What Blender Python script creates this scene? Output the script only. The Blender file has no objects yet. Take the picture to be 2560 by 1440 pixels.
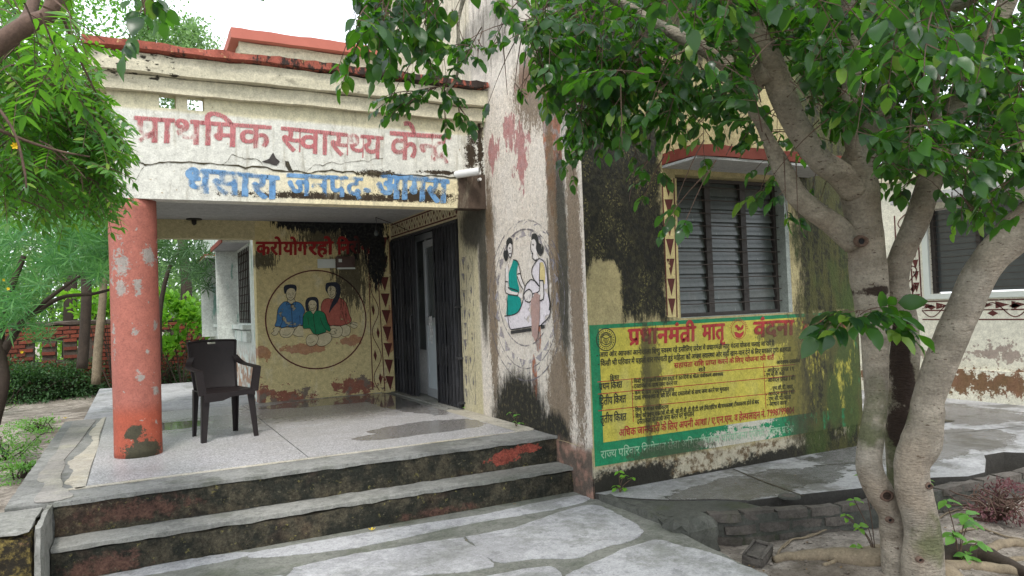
import bpy, bmesh, math, random
import numpy as np
from mathutils import Vector, Matrix, noise
R = math.radians
random.seed(11); RNG = np.random.default_rng(11)
scene = bpy.context.scene
COL = scene.collection
# ------------------------------------------------------------------ camera
CM = Matrix(((0.88831203, -0.45768346, -0.03778345), (-0.02232556, 0.03913842, -0.99898436), (0.45869740, 0.88825336, 0.02454909)))
CF, CX, CY, CH = 1827.99, 1280.0, 720.0, 1.05
cd = bpy.data.cameras.new('camera'); cam = bpy.data.objects.new('camera', cd); COL.objects.link(cam)
cd.sensor_width = 36; cd.lens = 36 * CF / 2560; cd.clip_start = .05; cd.clip_end = 500
rt, dn, fw = Vector(CM[0]), Vector(CM[1]), Vector(CM[2])
rt.normalize(); fw.normalize(); up = rt.cross(fw) ; dn = -up
cam.matrix_world = Matrix.Translation((0, 0, CH)) @ Matrix((rt, up, -fw)).transposed().to_4x4()
scene.camera = cam
# ------------------------------------------------------------------ sky and sun (bright overcast)
EL, ROT = R(58), R(205)
world = bpy.data.worlds.new('World'); scene.world = world; world.use_nodes = True
wt = world.node_tree; wt.nodes.clear()
sky = wt.nodes.new('ShaderNodeTexSky'); sky.sky_type = 'NISHITA'; sky.sun_disc = False
sky.sun_elevation = EL; sky.sun_rotation = ROT; sky.air_density = 1.0; sky.dust_density = 3.0
mx = wt.nodes.new('ShaderNodeMix'); mx.data_type = 'RGBA'; mx.inputs[0].default_value = .72
mx.inputs[7].default_value = (12.0, 12.6, 13.2, 1)
bg = wt.nodes.new('ShaderNodeBackground'); bg.inputs[1].default_value = .108
wo = wt.nodes.new('ShaderNodeOutputWorld')
wt.links.new(sky.outputs[0], mx.inputs[6]); wt.links.new(mx.outputs[2], bg.inputs[0]); wt.links.new(bg.outputs[0], wo.inputs[0])
sd = bpy.data.lights.new('sun', 'SUN'); sd.energy = 1.5; sd.angle = R(11); sd.color = (1, .96, .9)
sun = bpy.data.objects.new('sun', sd); COL.objects.link(sun)
az = R(-158)  # from the left front
sdir = Vector((math.sin(az) * math.cos(EL), math.cos(az) * math.cos(EL), math.sin(EL)))
sun.rotation_euler = (-sdir).to_track_quat('-Z', 'Y').to_euler(); sun.location = (0, 0, 20)
sky.sun_rotation = az
scene.view_settings.view_transform = 'Standard'; scene.view_settings.look = 'None'
scene.view_settings.gamma = 1; scene.view_settings.use_curve_mapping = False
scene.view_settings.exposure = .84
scene.render.engine = 'CYCLES'
scene.cycles.max_bounces = 7; scene.cycles.diffuse_bounces = 4; scene.cycles.transparent_max_bounces = 24
scene.cycles.use_denoising = True

# ------------------------------------------------------------------ points on planes (photo pixel -> real place)
C0 = Vector((0, 0, CH)); CT = CM.transposed()
def ray(px, py): return CT @ Vector((px - CX, py - CY, CF))
def onz(px, py, z): d = ray(px, py); return C0 + d * ((z - CH) / d.z)
def ony(px, py, y): d = ray(px, py); return C0 + d * (y / d.y)
def onx(px, py, x): d = ray(px, py); return C0 + d * (x / d.x)
def atd(px, py, depth): return C0 + ray(px, py) * (depth / CF)
# ------------------------------------------------------------------ node helper
class NT:
    def __init__(s, name):
        s.mat = bpy.data.materials.new(name); s.mat.use_nodes = True
        s.t = s.mat.node_tree; s.t.nodes.clear(); s._p = None; s._n = None
        s.out = s.t.nodes.new('ShaderNodeOutputMaterial')
    def put(s, sock, v):
        if isinstance(v, bpy.types.NodeSocket): s.t.links.new(v, sock)
        elif isinstance(v, (tuple, list)):
            sock.default_value = tuple(v) + ((1,) if len(sock.default_value) == 4 and len(v) == 3 else ())
        else:
            try: sock.default_value = v
            except TypeError: sock.default_value = (v,) * len(sock.default_value)
    def m(s, op, a, b=0.0, c=0.0, clamp=False):
        n = s.t.nodes.new('ShaderNodeMath'); n.operation = op; n.use_clamp = clamp
        s.put(n.inputs[0], a); s.put(n.inputs[1], b); s.put(n.inputs[2], c); return n.outputs[0]
    def vm(s, op, a, b=(0, 0, 0)):
        n = s.t.nodes.new('ShaderNodeVectorMath'); n.operation = op; s.put(n.inputs[0], a); s.put(n.inputs[1], b)
        return n.outputs[1] if op in ('LENGTH', 'DOT_PRODUCT', 'DISTANCE') else n.outputs[0]
    def P(s):
        if s._p is None: s._p = s.t.nodes.new('ShaderNodeNewGeometry')
        return s._p.outputs['Position']
    def geo(s, k): s.P(); return s._p.outputs[k]
    def xyz(s, v=None):
        n = s.t.nodes.new('ShaderNodeSeparateXYZ'); s.put(n.inputs[0], v or s.P()); return n.outputs
    def vec(s, st=(1, 1, 1), off=(0, 0, 0), v=None):
        v = v or s.P(); r = s.vm('MULTIPLY', v, st)
        return s.vm('ADD', r, off) if any(off) else r
    def noise(s, scale, detail=4, st=(1, 1, 1), off=(0, 0, 0), rough=.55, dist=0, v=None):
        n = s.t.nodes.new('ShaderNodeTexNoise'); s.put(n.inputs['Vector'], s.vec(st, off, v))
        n.inputs['Scale'].default_value = scale; n.inputs['Detail'].default_value = detail
        n.inputs['Roughness'].default_value = rough; n.inputs['Distortion'].default_value = dist
        return n.outputs[0]
    def vor(s, scale, st=(1, 1, 1), feat='F1', out=0, rnd=1, v=None):
        n = s.t.nodes.new('ShaderNodeTexVoronoi'); n.feature = feat; s.put(n.inputs['Vector'], s.vec(st, v=v))
        n.inputs['Scale'].default_value = scale; n.inputs['Randomness'].default_value = rnd; return n.outputs[out]
    def ss(s, x, lo, hi, a=0.0, b=1.0):
        n = s.t.nodes.new('ShaderNodeMapRange'); n.interpolation_type = 'SMOOTHSTEP'
        s.put(n.inputs[0], x)
        for i, q in enumerate((lo, hi, a, b)): s.put(n.inputs[i + 1], q)
        return n.outputs[0]
    def mix(s, f, a, b, mode='MIX'):
        n = s.t.nodes.new('ShaderNodeMix'); n.data_type = 'RGBA'; n.blend_type = mode
        s.put(n.inputs[0], f); s.put(n.inputs[6], a); s.put(n.inputs[7], b); return n.outputs[2]
    def blobs(s, L, v=None):
        r = None; v = v or s.P()
        for c, q in L:
            d = s.vm('MULTIPLY', s.vm('SUBTRACT', v, c), tuple(1.0 / k for k in q))
            e = s.m('SUBTRACT', 1.0, s.vm('LENGTH', d)); r = e if r is None else s.m('MAXIMUM', r, e)
        return r
    def stain(s, L, k=.9, sc=6, st=(1, 1, 1), lo=0.0, hi=.15, detail=8, off=(0, 0, 0), rough=.62):
        n = s.noise(sc, detail, st, off, rough); n2 = s.noise(sc * 4.3, 5, st, off, .7)
        return s.ss(s.m('ADD', s.blobs(L), s.m('ADD', s.m('MULTIPLY', s.m('SUBTRACT', n, .5), k), s.m('MULTIPLY', s.m('SUBTRACT', n2, .5), k * .7))), lo, hi)
    def bsdf(s, col, rough=.8, bump=None, bstr=.3, bdist=.01, spec=.3, metal=0.0, alpha=None, trans=None, nrm=None, grit=0.0):
        if bump is not None and trans is None and metal == 0 and alpha is None and not grit: grit = .30
        if grit:      # sand grains, dust and small chips in the plaster or cement itself
            g1 = s.noise(75, 3, off=(2, 5, 1), rough=.8); g2 = s.noise(19, 7, off=(7, 1, 3), rough=.78)
            g = s.m('ADD', 1.0, s.m('ADD', s.m('MULTIPLY', s.m('SUBTRACT', g1, .5), grit * 3.6), s.m('MULTIPLY', s.m('SUBTRACT', g2, .5), grit * 4.2)))
            col = s.mix(1.0, col, g, 'MULTIPLY')
        b = s.t.nodes.new('ShaderNodeBsdfPrincipled')
        s.put(b.inputs['Base Color'], col); s.put(b.inputs['Roughness'], rough); s.put(b.inputs['Metallic'], metal)
        s.put(b.inputs['Specular IOR Level'], spec)
        if alpha is not None: s.put(b.inputs['Alpha'], alpha)
        if bump is not None:
            n = s.t.nodes.new('ShaderNodeBump'); n.inputs['Strength'].default_value = bstr; n.inputs['Distance'].default_value = bdist
            s.put(n.inputs['Height'], bump); s.t.links.new(n.outputs[0], b.inputs['Normal'])
        o = b.outputs[0]
        if trans is not None:
            tr = s.t.nodes.new('ShaderNodeBsdfTranslucent'); s.put(tr.inputs[0], trans[0])
            mxs = s.t.nodes.new('ShaderNodeMixShader'); s.put(mxs.inputs[0], trans[1])
            s.t.links.new(o, mxs.inputs[1]); s.t.links.new(tr.outputs[0], mxs.inputs[2]); o = mxs.outputs[0]
        s.t.links.new(o, s.out.inputs[0]); return s.mat

# ------------------------------------------------------------------ mesh helpers
class MB:
    def __init__(s): s.v = []; s.f = []
    def add(s, v, f):
        n = len(s.v); s.v += [tuple(p) for p in v]; s.f += [tuple(i + n for i in q) for q in f]; return s
    def box(s, x0, x1, y0, y1, z0, z1):
        return s.add([(x, y, z) for z in (z0, z1) for y in (y0, y1) for x in (x0, x1)],
                     [(0, 2, 3, 1), (4, 5, 7, 6), (0, 1, 5, 4), (2, 6, 7, 3), (0, 4, 6, 2), (1, 3, 7, 5)])
    def rbox(s, x0, x1, y0, y1, z0, z1, step=.08, amp=.004, freq=7, rnd=.006, seed=0):
        """box with subdivided, slightly worn surface"""
        lo, hi = Vector((x0, y0, z0)), Vector((x1, y1, z1)); n = [max(1, min(90, int(round((hi[i] - lo[i]) / step)))) for i in range(3)]
        idx = {}; V = []; F = []
        def vid(i, j, k):
            if (i, j, k) not in idx:
                p = Vector((lo.x + (hi.x - lo.x) * i / n[0], lo.y + (hi.y - lo.y) * j / n[1], lo.z + (hi.z - lo.z) * k / n[2]))
                e = [(-1 if q == 0 else 1 if q == m else 0) for q, m in ((i, n[0]), (j, n[1]), (k, n[2]))]
                cnt = sum(abs(q) for q in e); nv = noise.noise_vector(p * freq + Vector((seed, 0, 0))) * amp
                if cnt >= 2:
                    w = rnd * (1 + 1.3 * noise.noise(p * 9 + Vector((0, seed, 3)))); nv = nv * 1.6 - Vector([q * w for q in e])
                idx[(i, j, k)] = len(V); V.append(p + nv)
            return idx[(i, j, k)]
        for a, b, c in ((0, 1, 2), (1, 2, 0), (2, 0, 1)):
            for side in (0, n[c]):
                for i in range(n[a]):
                    for j in range(n[b]):
                        q = []
                        for di, dj in ((0, 0), (1, 0), (1, 1), (0, 1)):
                            t = [0, 0, 0]; t[a] = i + di; t[b] = j + dj; t[c] = side; q.append(vid(*t))
                        F.append(q if side else q[::-1])
        return s.add(V, F)
    def prism(s, pts, z0, z1):
        n = len(pts); v = [(p[0], p[1], z0) for p in pts] + [(p[0], p[1], z1) for p in pts]
        return s.add(v, [tuple(range(n))[::-1], tuple(range(n, 2 * n))] + [(i, (i + 1) % n, n + (i + 1) % n, n + i) for i in range(n)])
    def tube(s, P, rad, n=8, cap=True, ell=None):
        P = [Vector(p) for p in P]; rad = rad if isinstance(rad, (list, tuple)) else [rad] * len(P)
        t0 = (P[1] - P[0]).normalized(); u = t0.orthogonal().normalized(); V = []
        for i, p in enumerate(P):
            t = (P[min(i + 1, len(P) - 1)] - P[max(i - 1, 0)]).normalized()
            u = (u - t * u.dot(t)).normalized(); w = t.cross(u)
            for k in range(n):
                a = 2 * math.pi * k / n; V.append(p + (u * math.cos(a) + w * math.sin(a)) * rad[i])
        F = [(i * n + k, i * n + (k + 1) % n, (i + 1) * n + (k + 1) % n, (i + 1) * n + k) for i in range(len(P) - 1) for k in range(n)]
        if cap: F += [tuple(range(n))[::-1], tuple(range((len(P) - 1) * n, len(P) * n))]
        return s.add(V, F)
    def build(s, name, mat, parent=None, smooth=False, label=None, kind=None):
        me = bpy.data.meshes.new(name); me.from_pydata(s.v, [], s.f); me.update()
        return link(name, me, mat, parent, smooth, label, kind)
def link(name, me, mat, parent=None, smooth=False, label=None, kind=None):
    if mat and not me.materials: me.materials.append(mat)
    if smooth: me.polygons.foreach_set('use_smooth', [True] * len(me.polygons))
    o = bpy.data.objects.new(name, me); COL.objects.link(o)
    if parent: o.parent = parent
    if label: o['label'] = label
    if kind: o['kind'] = kind
    return o
def thing(name, loc, label, cat, group=None):
    """an Empty at the thing's base; children are built in world coordinates and moved under it"""
    o = bpy.data.objects.new(name, None); COL.objects.link(o); o.location = loc; o.empty_display_size = .1
    o['label'] = label; o['category'] = cat
    if group: o['group'] = group
    return o
def tag(o, label, cat, group=None):
    o['label'] = label; o['category'] = cat
    if group: o['group'] = group
    return o
def struct(o): o['kind'] = 'structure'; return o
def settle(root):
    """children were modelled in world coordinates: keep them there although the root has a location"""
    for ch in root.children: ch.matrix_parent_inverse = Matrix.Translation(-root.location)
def catmull(P, k=4):
    P = [Vector(p) for p in P]; Q = [P[0] * 2 - P[1]] + P + [P[-1] * 2 - P[-2]]; out = []
    for i in range(1, len(Q) - 2):
        for j in range(k):
            t = j / k; a, b, c, d = Q[i - 1], Q[i], Q[i + 1], Q[i + 2]
            out.append(.5 * ((2 * b) + (c - a) * t + (2 * a - 5 * b + 4 * c - d) * t * t + (3 * b - a - 3 * c + d) * t ** 3))
    return out + [P[-1]]
def lerpl(L, k=4):
    out = []
    for i in range(len(L) - 1): out += [L[i] + (L[i + 1] - L[i]) * j / k for j in range(k)]
    return out + [L[-1]]
def wall_grid(us, vs, holes, w0, w1, axis):
    """wall slab in the u-v plane with rectangular holes, thickness w0..w1 along axis ('y' or 'x')"""
    us = sorted(set(us + [h[0] for h in holes] + [h[1] for h in holes])); vs = sorted(set(vs + [h[2] for h in holes] + [h[3] for h in holes]))
    solid = lambda i, j: 0 <= i < len(us) - 1 and 0 <= j < len(vs) - 1 and not any(h[0] - 1e-6 <= us[i] and us[i + 1] <= h[1] + 1e-6 and h[2] - 1e-6 <= vs[j] and vs[j + 1] <= h[3] + 1e-6 for h in holes)
    b = MB(); P = (lambda u, v, w: (u, w, v)) if axis == 'y' else (lambda u, v, w: (w, u, v))
    for i in range(len(us) - 1):
        for j in range(len(vs) - 1):
            if not solid(i, j): continue
            u0, u1, v0, v1 = us[i], us[i + 1], vs[j], vs[j + 1]
            q = [[P(u0, v0, w0), P(u1, v0, w0), P(u1, v1, w0), P(u0, v1, w0)], [P(u0, v0, w1), P(u0, v1, w1), P(u1, v1, w1), P(u1, v0, w1)]]
            if not solid(i - 1, j): q.append([P(u0, v0, w0), P(u0, v1, w0), P(u0, v1, w1), P(u0, v0, w1)])
            if not solid(i + 1, j): q.append([P(u1, v0, w0), P(u1, v0, w1), P(u1, v1, w1), P(u1, v1, w0)])
            if not solid(i, j - 1): q.append([P(u0, v0, w0), P(u0, v0, w1), P(u1, v0, w1), P(u1, v0, w0)])
            if not solid(i, j + 1): q.append([P(u0, v1, w0), P(u1, v1, w0), P(u1, v1, w1), P(u0, v1, w1)])
            for f in q: b.add(f, [(0, 1, 2, 3) if axis == 'y' else (3, 2, 1, 0)])
    return b
# ------------------------------------------------------------------ materials
M = {}
BLACK = (.012, .012, .010)
def porch_stain(n):      # black mould running down the porch back wall (Y 9.2) and its corner
    L = [((2.05, 9.2, 2.2), (.62, 9, .17)), ((2.60, 9.2, 2.15), (.40, 9, .46)), ((2.78, 9.2, 1.85), (.16, 9, .6)), ((1.75, 9.2, 2.2), (.3, 9, .13))]
    a = n.stain(L, k=1.9, sc=9, st=(2.2, 1, .42), lo=.1, hi=.22, rough=.7)
    b = n.stain([((2.45, 9.2, 1.5), (.42, 9, .7)), ((1.4, 9.2, 1.72), (.28, 9, .2)), ((2.1, 9.2, 2.0), (.6, 9, .3))], k=2.0, sc=17, st=(2.2, 1, .30), lo=.42, hi=.52, rough=.7)
    return n.m('MAXIMUM', a, n.m('MULTIPLY', b, .85))
def front_moss(n):       # near-black moss and algae on the wall facing the court (Y 4.6)
    x, y, z = n.xyz(); w = n.m('MULTIPLY', n.m('SUBTRACT', n.noise(5, 8, (1.2, 1, .8), rough=.72), .5), .42); w2 = n.m('MULTIPLY', n.m('SUBTRACT', n.noise(11, 8, (1.6, 1, .5), (4, 0, 4), .75), .5), .5)
    left = n.m('MULTIPLY', n.ss(n.m('ADD', x, w), 3.80, 3.72), n.ss(n.m('ADD', z, w2), .84, .94))
    hole = n.ss(n.m('ADD', n.blobs([((3.15, 4.6, 1.05), (.20, 9, .36)), ((3.22, 4.6, 1.2), (.12, 9, .2)), ((3.6, 4.6, 2.62), (.22, 9, .2))]), n.m('MULTIPLY', n.m('ADD', w, w2), 1.5)), .05, .2)
    left = n.m('MULTIPLY', left, n.m('SUBTRACT', 1.0, n.m('MULTIPLY', hole, .9)))
    drip = n.m('MULTIPLY', n.ss(n.m('ADD', n.blobs([((3.52, 4.6, .62), (.07, 9, .5)), ((3.56, 4.6, 1.0), (.2, 9, .16)), ((3.52, 4.6, .1), (.05, 9, .3))]), n.m('MULTIPLY', w2, 2.2)), .15, .6), .5)
    right = n.m('MULTIPLY', n.ss(n.m('ADD', n.m('ADD', x, w), w2), 5.10, 5.32), n.m('MAXIMUM', n.ss(z, .86, .92), n.ss(n.noise(8, 8, (1.5, 1, .5), (8, 3, 3), .72), .31, .48)))
    top = n.m('MULTIPLY', n.ss(n.m('ADD', z, n.m('ADD', w, w2)), 2.95, 3.1), .9)
    return n.m('MAXIMUM', n.m('MAXIMUM', left, drip), n.m('MAXIMUM', right, top))
def front_speck(n):      # finer spots over the painted notice
    L = [((3.57, 4.6, .45), (.13, 9, .6)), ((5.0, 4.6, .72), (.4, 9, .14)), ((5.15, 4.6, .3), (.25, 9, .8)), ((3.75, 4.6, -.13), (.6, 9, .08))]
    return n.stain(L, k=1.5, sc=16, st=(1.3, 1, .6), lo=.12, hi=.42, rough=.75)
def mossy(n, c):
    a = front_moss(n); v = n.noise(9, 6, (1, 1, .6), (3, 1, 7)); w = n.noise(2.2, 3, (1, 1, .5), (8, 1, 2))
    f = n.noise(34, 7, (1, 1, .7), (2, 2, 2), .7); x = n.xyz()[0]; right = n.ss(x, 5.0, 5.4)
    mc = n.mix(n.ss(f, .44, .62), (.013, .013, .010), (.042, .039, .020))
    mc = n.mix(n.m('MULTIPLY', n.ss(v, .46, .60), n.ss(n.noise(62, 6, (1, 1, .8), (1, 0, 1), .7), .53, .60)), mc, (.17, .15, .06))
    band = n.ss(n.m('ADD', n.noise(7, 6, (1.6, 1, .35), (6, 1, 2), .7), n.m('MULTIPLY', f, .25)), .56, .68)
    gy = n.mix(band, n.mix(n.ss(f, .42, .6), (.018, .018, .009), (.06, .058, .02)), n.mix(f, (.085, .08, .022), (.05, .055, .018)))
    gy = n.mix(n.m('MULTIPLY', n.ss(w, .50, .60), .75), gy, (.045, .075, .015))
    mc = n.mix(right, mc, gy); c = n.mix(a, c, mc)
    return n.mix(n.m('MULTIPLY', front_speck(n), .75), c, (.05, .045, .022))
# --- plaster of the parapet
n = NT('facade_plaster'); x, y, z = n.xyz()
c = n.mix(n.noise(1.3, 5), (.62, .58, .42), (.54, .49, .33))
white = n.m('MULTIPLY', n.ss(n.m('ADD', z, n.m('MULTIPLY', n.noise(3, 4), .05)), 2.72, 2.685), 1.0)
c = n.mix(white, c, n.mix(n.noise(2, 4), (.63, .62, .56), (.55, .55, .50)))
low = n.ss(n.m('ADD', z, n.m('MULTIPLY', n.noise(5, 5), .1)), 2.33, 2.27)
c = n.mix(n.m('MULTIPLY', low, n.ss(x, .5, 1.6)), c, (.66, .58, .38))
c = n.mix(n.ss(n.noise(26, 6, (1, 1, 1.2)), .67, .73), c, (.34, .27, .17))
c = n.mix(n.m('MULTIPLY', n.ss(z, 2.012, 2.03), n.stain([((1.6, 6.28, 2.05), (1.25, 9, .055)), ((2.35, 6.28, 2.08), (.5, 9, .10)), ((1.95, 6.28, 2.27), (.26, 9, .05)), ((2.86, 6.28, 2.5), (.09, 9, .25)), ((2.55, 6.28, 2.31), (.3, 9, .03)), ((2.96, 6.28, 2.6), (.05, 9, .5))], k=2.2, sc=22, lo=.25, hi=.45, rough=.75)), c, (.035, .024, .014))
c = n.mix(n.m('MULTIPLY', n.ss(n.m('ADD', x, n.m('MULTIPLY', n.noise(9, 6), .09)), 2.74, 2.76), n.ss(n.m('ADD', z, n.m('MULTIPLY', n.noise(7, 5), .03)), 2.33, 2.32)), c, n.mix(n.noise(12), (.045, .032, .024), (.09, .062, .045)))
c = n.mix(n.m('MULTIPLY', n.ss(n.noise(6, 7, (2.8, 1, .35), (4, 0, 0), .7), .54, .68), .5), c, (.28, .25, .18))
M['facade'] = n.bsdf(c, .85, n.m('ADD', n.noise(9, 7), n.m('MULTIPLY', n.vor(22), .12)), .35, .012)
# --- cornice
n = NT('cornice_plaster'); x, y, z = n.xyz()
c = n.mix(n.noise(2.2, 6, (1, 1, 3)), (.60, .56, .43), (.47, .43, .31))
c = n.mix(n.m('MULTIPLY', n.ss(n.noise(7, 7, (1, 1, 3)), .56, .70), .5), c, (.22, .20, .15))
c = n.mix(n.ss(n.m('ADD', n.noise(14, 7, (1, 1, 2)), n.m('MULTIPLY', n.stain([((.05, 6.2, 3.0), (.4, 9, .12))], .5), .12)), .68, .74), c, (.04, .035, .025))
M['cornice'] = n.bsdf(c, .85, n.noise(16, 7), .3, .01)
# --- red coping
n = NT('red_coping_paint'); x, y, z = n.xyz()
c = n.mix(n.noise(5, 6), (.33, .088, .055), (.24, .065, .045))
c = n.mix(n.ss(n.noise(19, 5, (1, 1, 1)), .60, .68), c, (.50, .30, .15))
gate = n.m('ADD', n.m('MULTIPLY', n.ss(x, .6, 2.4), .15), n.noise(9, 8, (1.8, 1.8, .7), (5, 0, 0), .72))
c = n.mix(n.m('MULTIPLY', n.ss(gate, .54, .62), n.ss(n.xyz()[1], 8, 7)), c, (.03, .02, .016))
M['coping'] = n.bsdf(c, .75, n.noise(18, 6), .4, .012)
n = NT('plain_red_paint'); M['hallred'] = n.bsdf(n.mix(n.noise(4, 6), (.46, .15, .11), (.38, .12, .09)), .8); n = NT('dull_red_paint'); M['redtrim'] = n.bsdf(n.mix(n.noise(9, 6), (.26, .06, .04), (.15, .04, .03)), .8)
# --- porch back wall
def yplaster(n):
    c = n.mix(n.noise(1.7, 6, (1, 1, .6)), (.62, .52, .26), (.54, .46, .25))
    c = n.mix(n.m('MULTIPLY', n.ss(n.noise(6, 7, (1, 1, .5), (2, 2, 0)), .54, .68), .45), c, (.64, .60, .44))
    c = n.mix(n.ss(n.noise(34, 4), .70, .75), c, (.10, .09, .06)); return c
def pwall(n):
    c = yplaster(n)
    pk = n.noise(6, 8, (1, 1, 1.3), (1, 5, 3), .65)
    L = [((1.65, 9.2, .0), (.5, 9, .26)), ((2.5, 9.2, .12), (.6, 9, .20)), ((1.3, 9.2, .05), (.2, 9, .4))]
    p1 = n.ss(n.m('ADD', n.blobs(L), n.m('MULTIPLY', n.m('SUBTRACT', n.noise(9, 9, (1, 1, 1.3), (1, 5, 3), .72), .5), 2.6)), .46, .50)
    c = n.mix(p1, c, n.mix(n.ss(n.noise(5.5, 4), .46, .54), (.27, .11, .075), (.19, .15, .12)))
    L = [((1.85, 9.2, .62), (.4, 9, .10)), ((2.45, 9.2, .68), (.25, 9, .09)), ((1.35, 9.2, .6), (.14, 9, .12)), ((2.95, 9.2, .8), (.1, 9, .4))]
    p2 = n.ss(n.m('ADD', n.blobs(L), n.m('MULTIPLY', n.m('SUBTRACT', pk, .5), 2.0)), .32, .36)
    c = n.mix(p2, c, n.mix(n.noise(8), (.40, .24, .18), (.44, .22, .08)))
    return n.mix(porch_stain(n), c, n.mix(n.ss(n.noise(30, 5), .45, .6), (.010, .011, .013), (.03, .03, .028))), n.m('ADD', p1, p2)
n = NT('porch_wall_plaster'); c, pl = pwall(n)
M['porch'] = n.bsdf(c, .85, n.m('SUBTRACT', n.noise(11, 7), n.m('MULTIPLY', pl, .6)), .35, .012)
# --- walls of the front wing: side face (normal -X) and court face
n = NT('wing_plaster'); x, y, z = n.xyz()
nx = n.xyz(n.geo('Normal'))[0]; side = n.ss(nx, -.4, -.6)
r = n.noise(20, 8, (1, 1, .8), rough=.7); st = n.noise(8, 7, (1, 1.6, .28), (0, 3, 0), .7)
cs = n.mix(n.noise(2.5, 5), (.80, .75, .69), (.72, .63, .52))
cs = n.mix(n.m('MULTIPLY', n.ss(r, .52, .68), .4), cs, (.52, .42, .33)); crev = n.noise(30, 7, (1, 1.3, .55), (6, 2, 2), .78); cs = n.mix(n.m('MULTIPLY', n.ss(crev, .56, .64), .62), cs, (.13, .10, .075))
cs = n.mix(n.ss(n.m('ADD', n.blobs([((3, 5.55, 2.35), (9, .24, .55)), ((3, 5.75, 2.6), (9, .25, .3)), ((3, 5.4, 3.0), (9, .35, .3)), ((3, 6.1, 2.5), (9, .2, .3)), ((3, 4.95, 2.6), (9, .16, .6))]), n.m('MULTIPLY', n.m('SUBTRACT', n.noise(12, 8, (1, 1, .45), (0, 1, 4), .7), .5), 2.6)), .48, .56), cs, n.mix(n.noise(14, 6), (.48, .15, .13), (.46, .34, .33)))
cs = n.mix(n.ss(n.m('ADD', n.blobs([((3, 5.0, 2.4), (9, .16, .75)), ((3, 5.45, .42), (9, .05, .24)), ((3, 5.38, .85), (9, .07, .25))]), n.m('MULTIPLY', n.m('SUBTRACT', st, .5), 1.2)), .1, .2), cs, n.mix(n.ss(n.noise(12), .48, .55), (.42, .17, .10), (.38, .30, .27)))
cs = n.mix(n.ss(y, 6.48, 6.54), cs, n.mix(n.noise(3, 4, (1, 1, .5)), (.56, .48, .26), (.62, .58, .44)))
grime = n.stain([((3, 6.40, 1.5), (9, .13, .95)), ((3, 6.55, 2.35), (9, .12, .5)), ((3, 6.55, 1.85), (9, .5, .28)), ((3, 4.93, 1.4), (9, .12, 1.1)), ((3, 4.7, 3.2), (9, .6, .9)), ((3, 6.2, 3.6), (9, .8, .35))], k=.85, sc=9, st=(1, 1.5, .4), lo=-.08, hi=.42, rough=.75)
cs = n.mix(grime, cs, n.mix(n.noise(14), (.04, .04, .03), (.11, .10, .078)))
gold = n.stain([((3, 4.74, 1.3), (9, .13, 1.9)), ((3, 5.06, 1.6), (9, .10, 1.5)), ((3, 6.22, 1.2), (9, .13, 1.5)), ((3, 5.05, .3), (9, .25, .6)), ((3, 5.2, 2.9), (9, .6, .5))], k=1.5, sc=22, st=(1, 1.3, .5), lo=.15, hi=.35, rough=.75)
cs = n.mix(n.m('MULTIPLY', gold, .85), cs, n.mix(n.noise(30), (.09, .06, .035), (.24, .16, .085)))
fine = n.m('MULTIPLY', n.ss(n.noise(40, 7, (1, 1.5, .45), (3, 3, 3), .75), .54, .64), .55)
mid = n.ss(n.blobs([((3, 5.6, 1.4), (9, .62, 1.9))]), .0, .5); cs = n.mix(n.m('MULTIPLY', fine, n.m('SUBTRACT', 1.0, n.m('MULTIPLY', mid, .6))), cs, (.17, .13, .09))
mound = n.stain([((3, 5.75, -.05), (9, .66, .62)), ((3, 5.15, -.05), (9, .3, .28))], k=.62, sc=14, st=(1, 1.5, .4), lo=.0, hi=.32, rough=.75)
cs = n.mix(mound, cs, n.mix(n.ss(n.noise(24, 6), .5, .7), (.022, .021, .016), (.10, .085, .045)))
lowz = n.ss(n.m('ADD', z, n.m('MULTIPLY', n.noise(7, 5), .12)), .08, -.02)
cs = n.mix(n.m('MULTIPLY', lowz, n.ss(y, 5.2, 5.1)), cs, n.mix(n.ss(n.noise(9, 7), .45, .62), (.13, .10, .08), (.34, .20, .15)))
cs = n.mix(n.m('MULTIPLY', n.ss(z, 3.0, 3.25), .55), cs, n.mix(n.ss(st, .5, .6), (.62, .57, .5), (.25, .22, .19)))
cf = n.mix(n.noise(2, 6, (1, 1, .7)), (.50, .42, .20), (.44, .38, .22))
cf = n.mix(n.ss(n.m('ADD', z, n.m('MULTIPLY', n.noise(9, 6), .10)), -.10, -.16), cf, n.mix(n.ss(n.noise(13, 7, rough=.7), .46, .6), (.50, .45, .34), (.16, .11, .06)))
cf = n.mix(n.stain([((3.35, 4.6, -.33), (.55, 9, .16)), ((5.2, 4.6, -.38), (1.2, 9, .13)), ((4.2, 4.6, -.40), (1.5, 9, .07))], k=1.2, sc=9, lo=0, hi=.3), cf, (.022, .02, .014))
cf = mossy(n, cf)
b1 = n.m('ADD', n.m('MULTIPLY', crev, -1.1), n.m('ADD', n.m('MULTIPLY', n.noise(9, 6, (1, 1, .6)), .8), n.m('MULTIPLY', n.noise(55, 5, (1, 1, .6)), .6)))
M['wing'] = n.bsdf(n.mix(side, cf, cs), n.mix(side, (.75,) * 3, (.72,) * 3), b1, .8, .022, .35)
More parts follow.
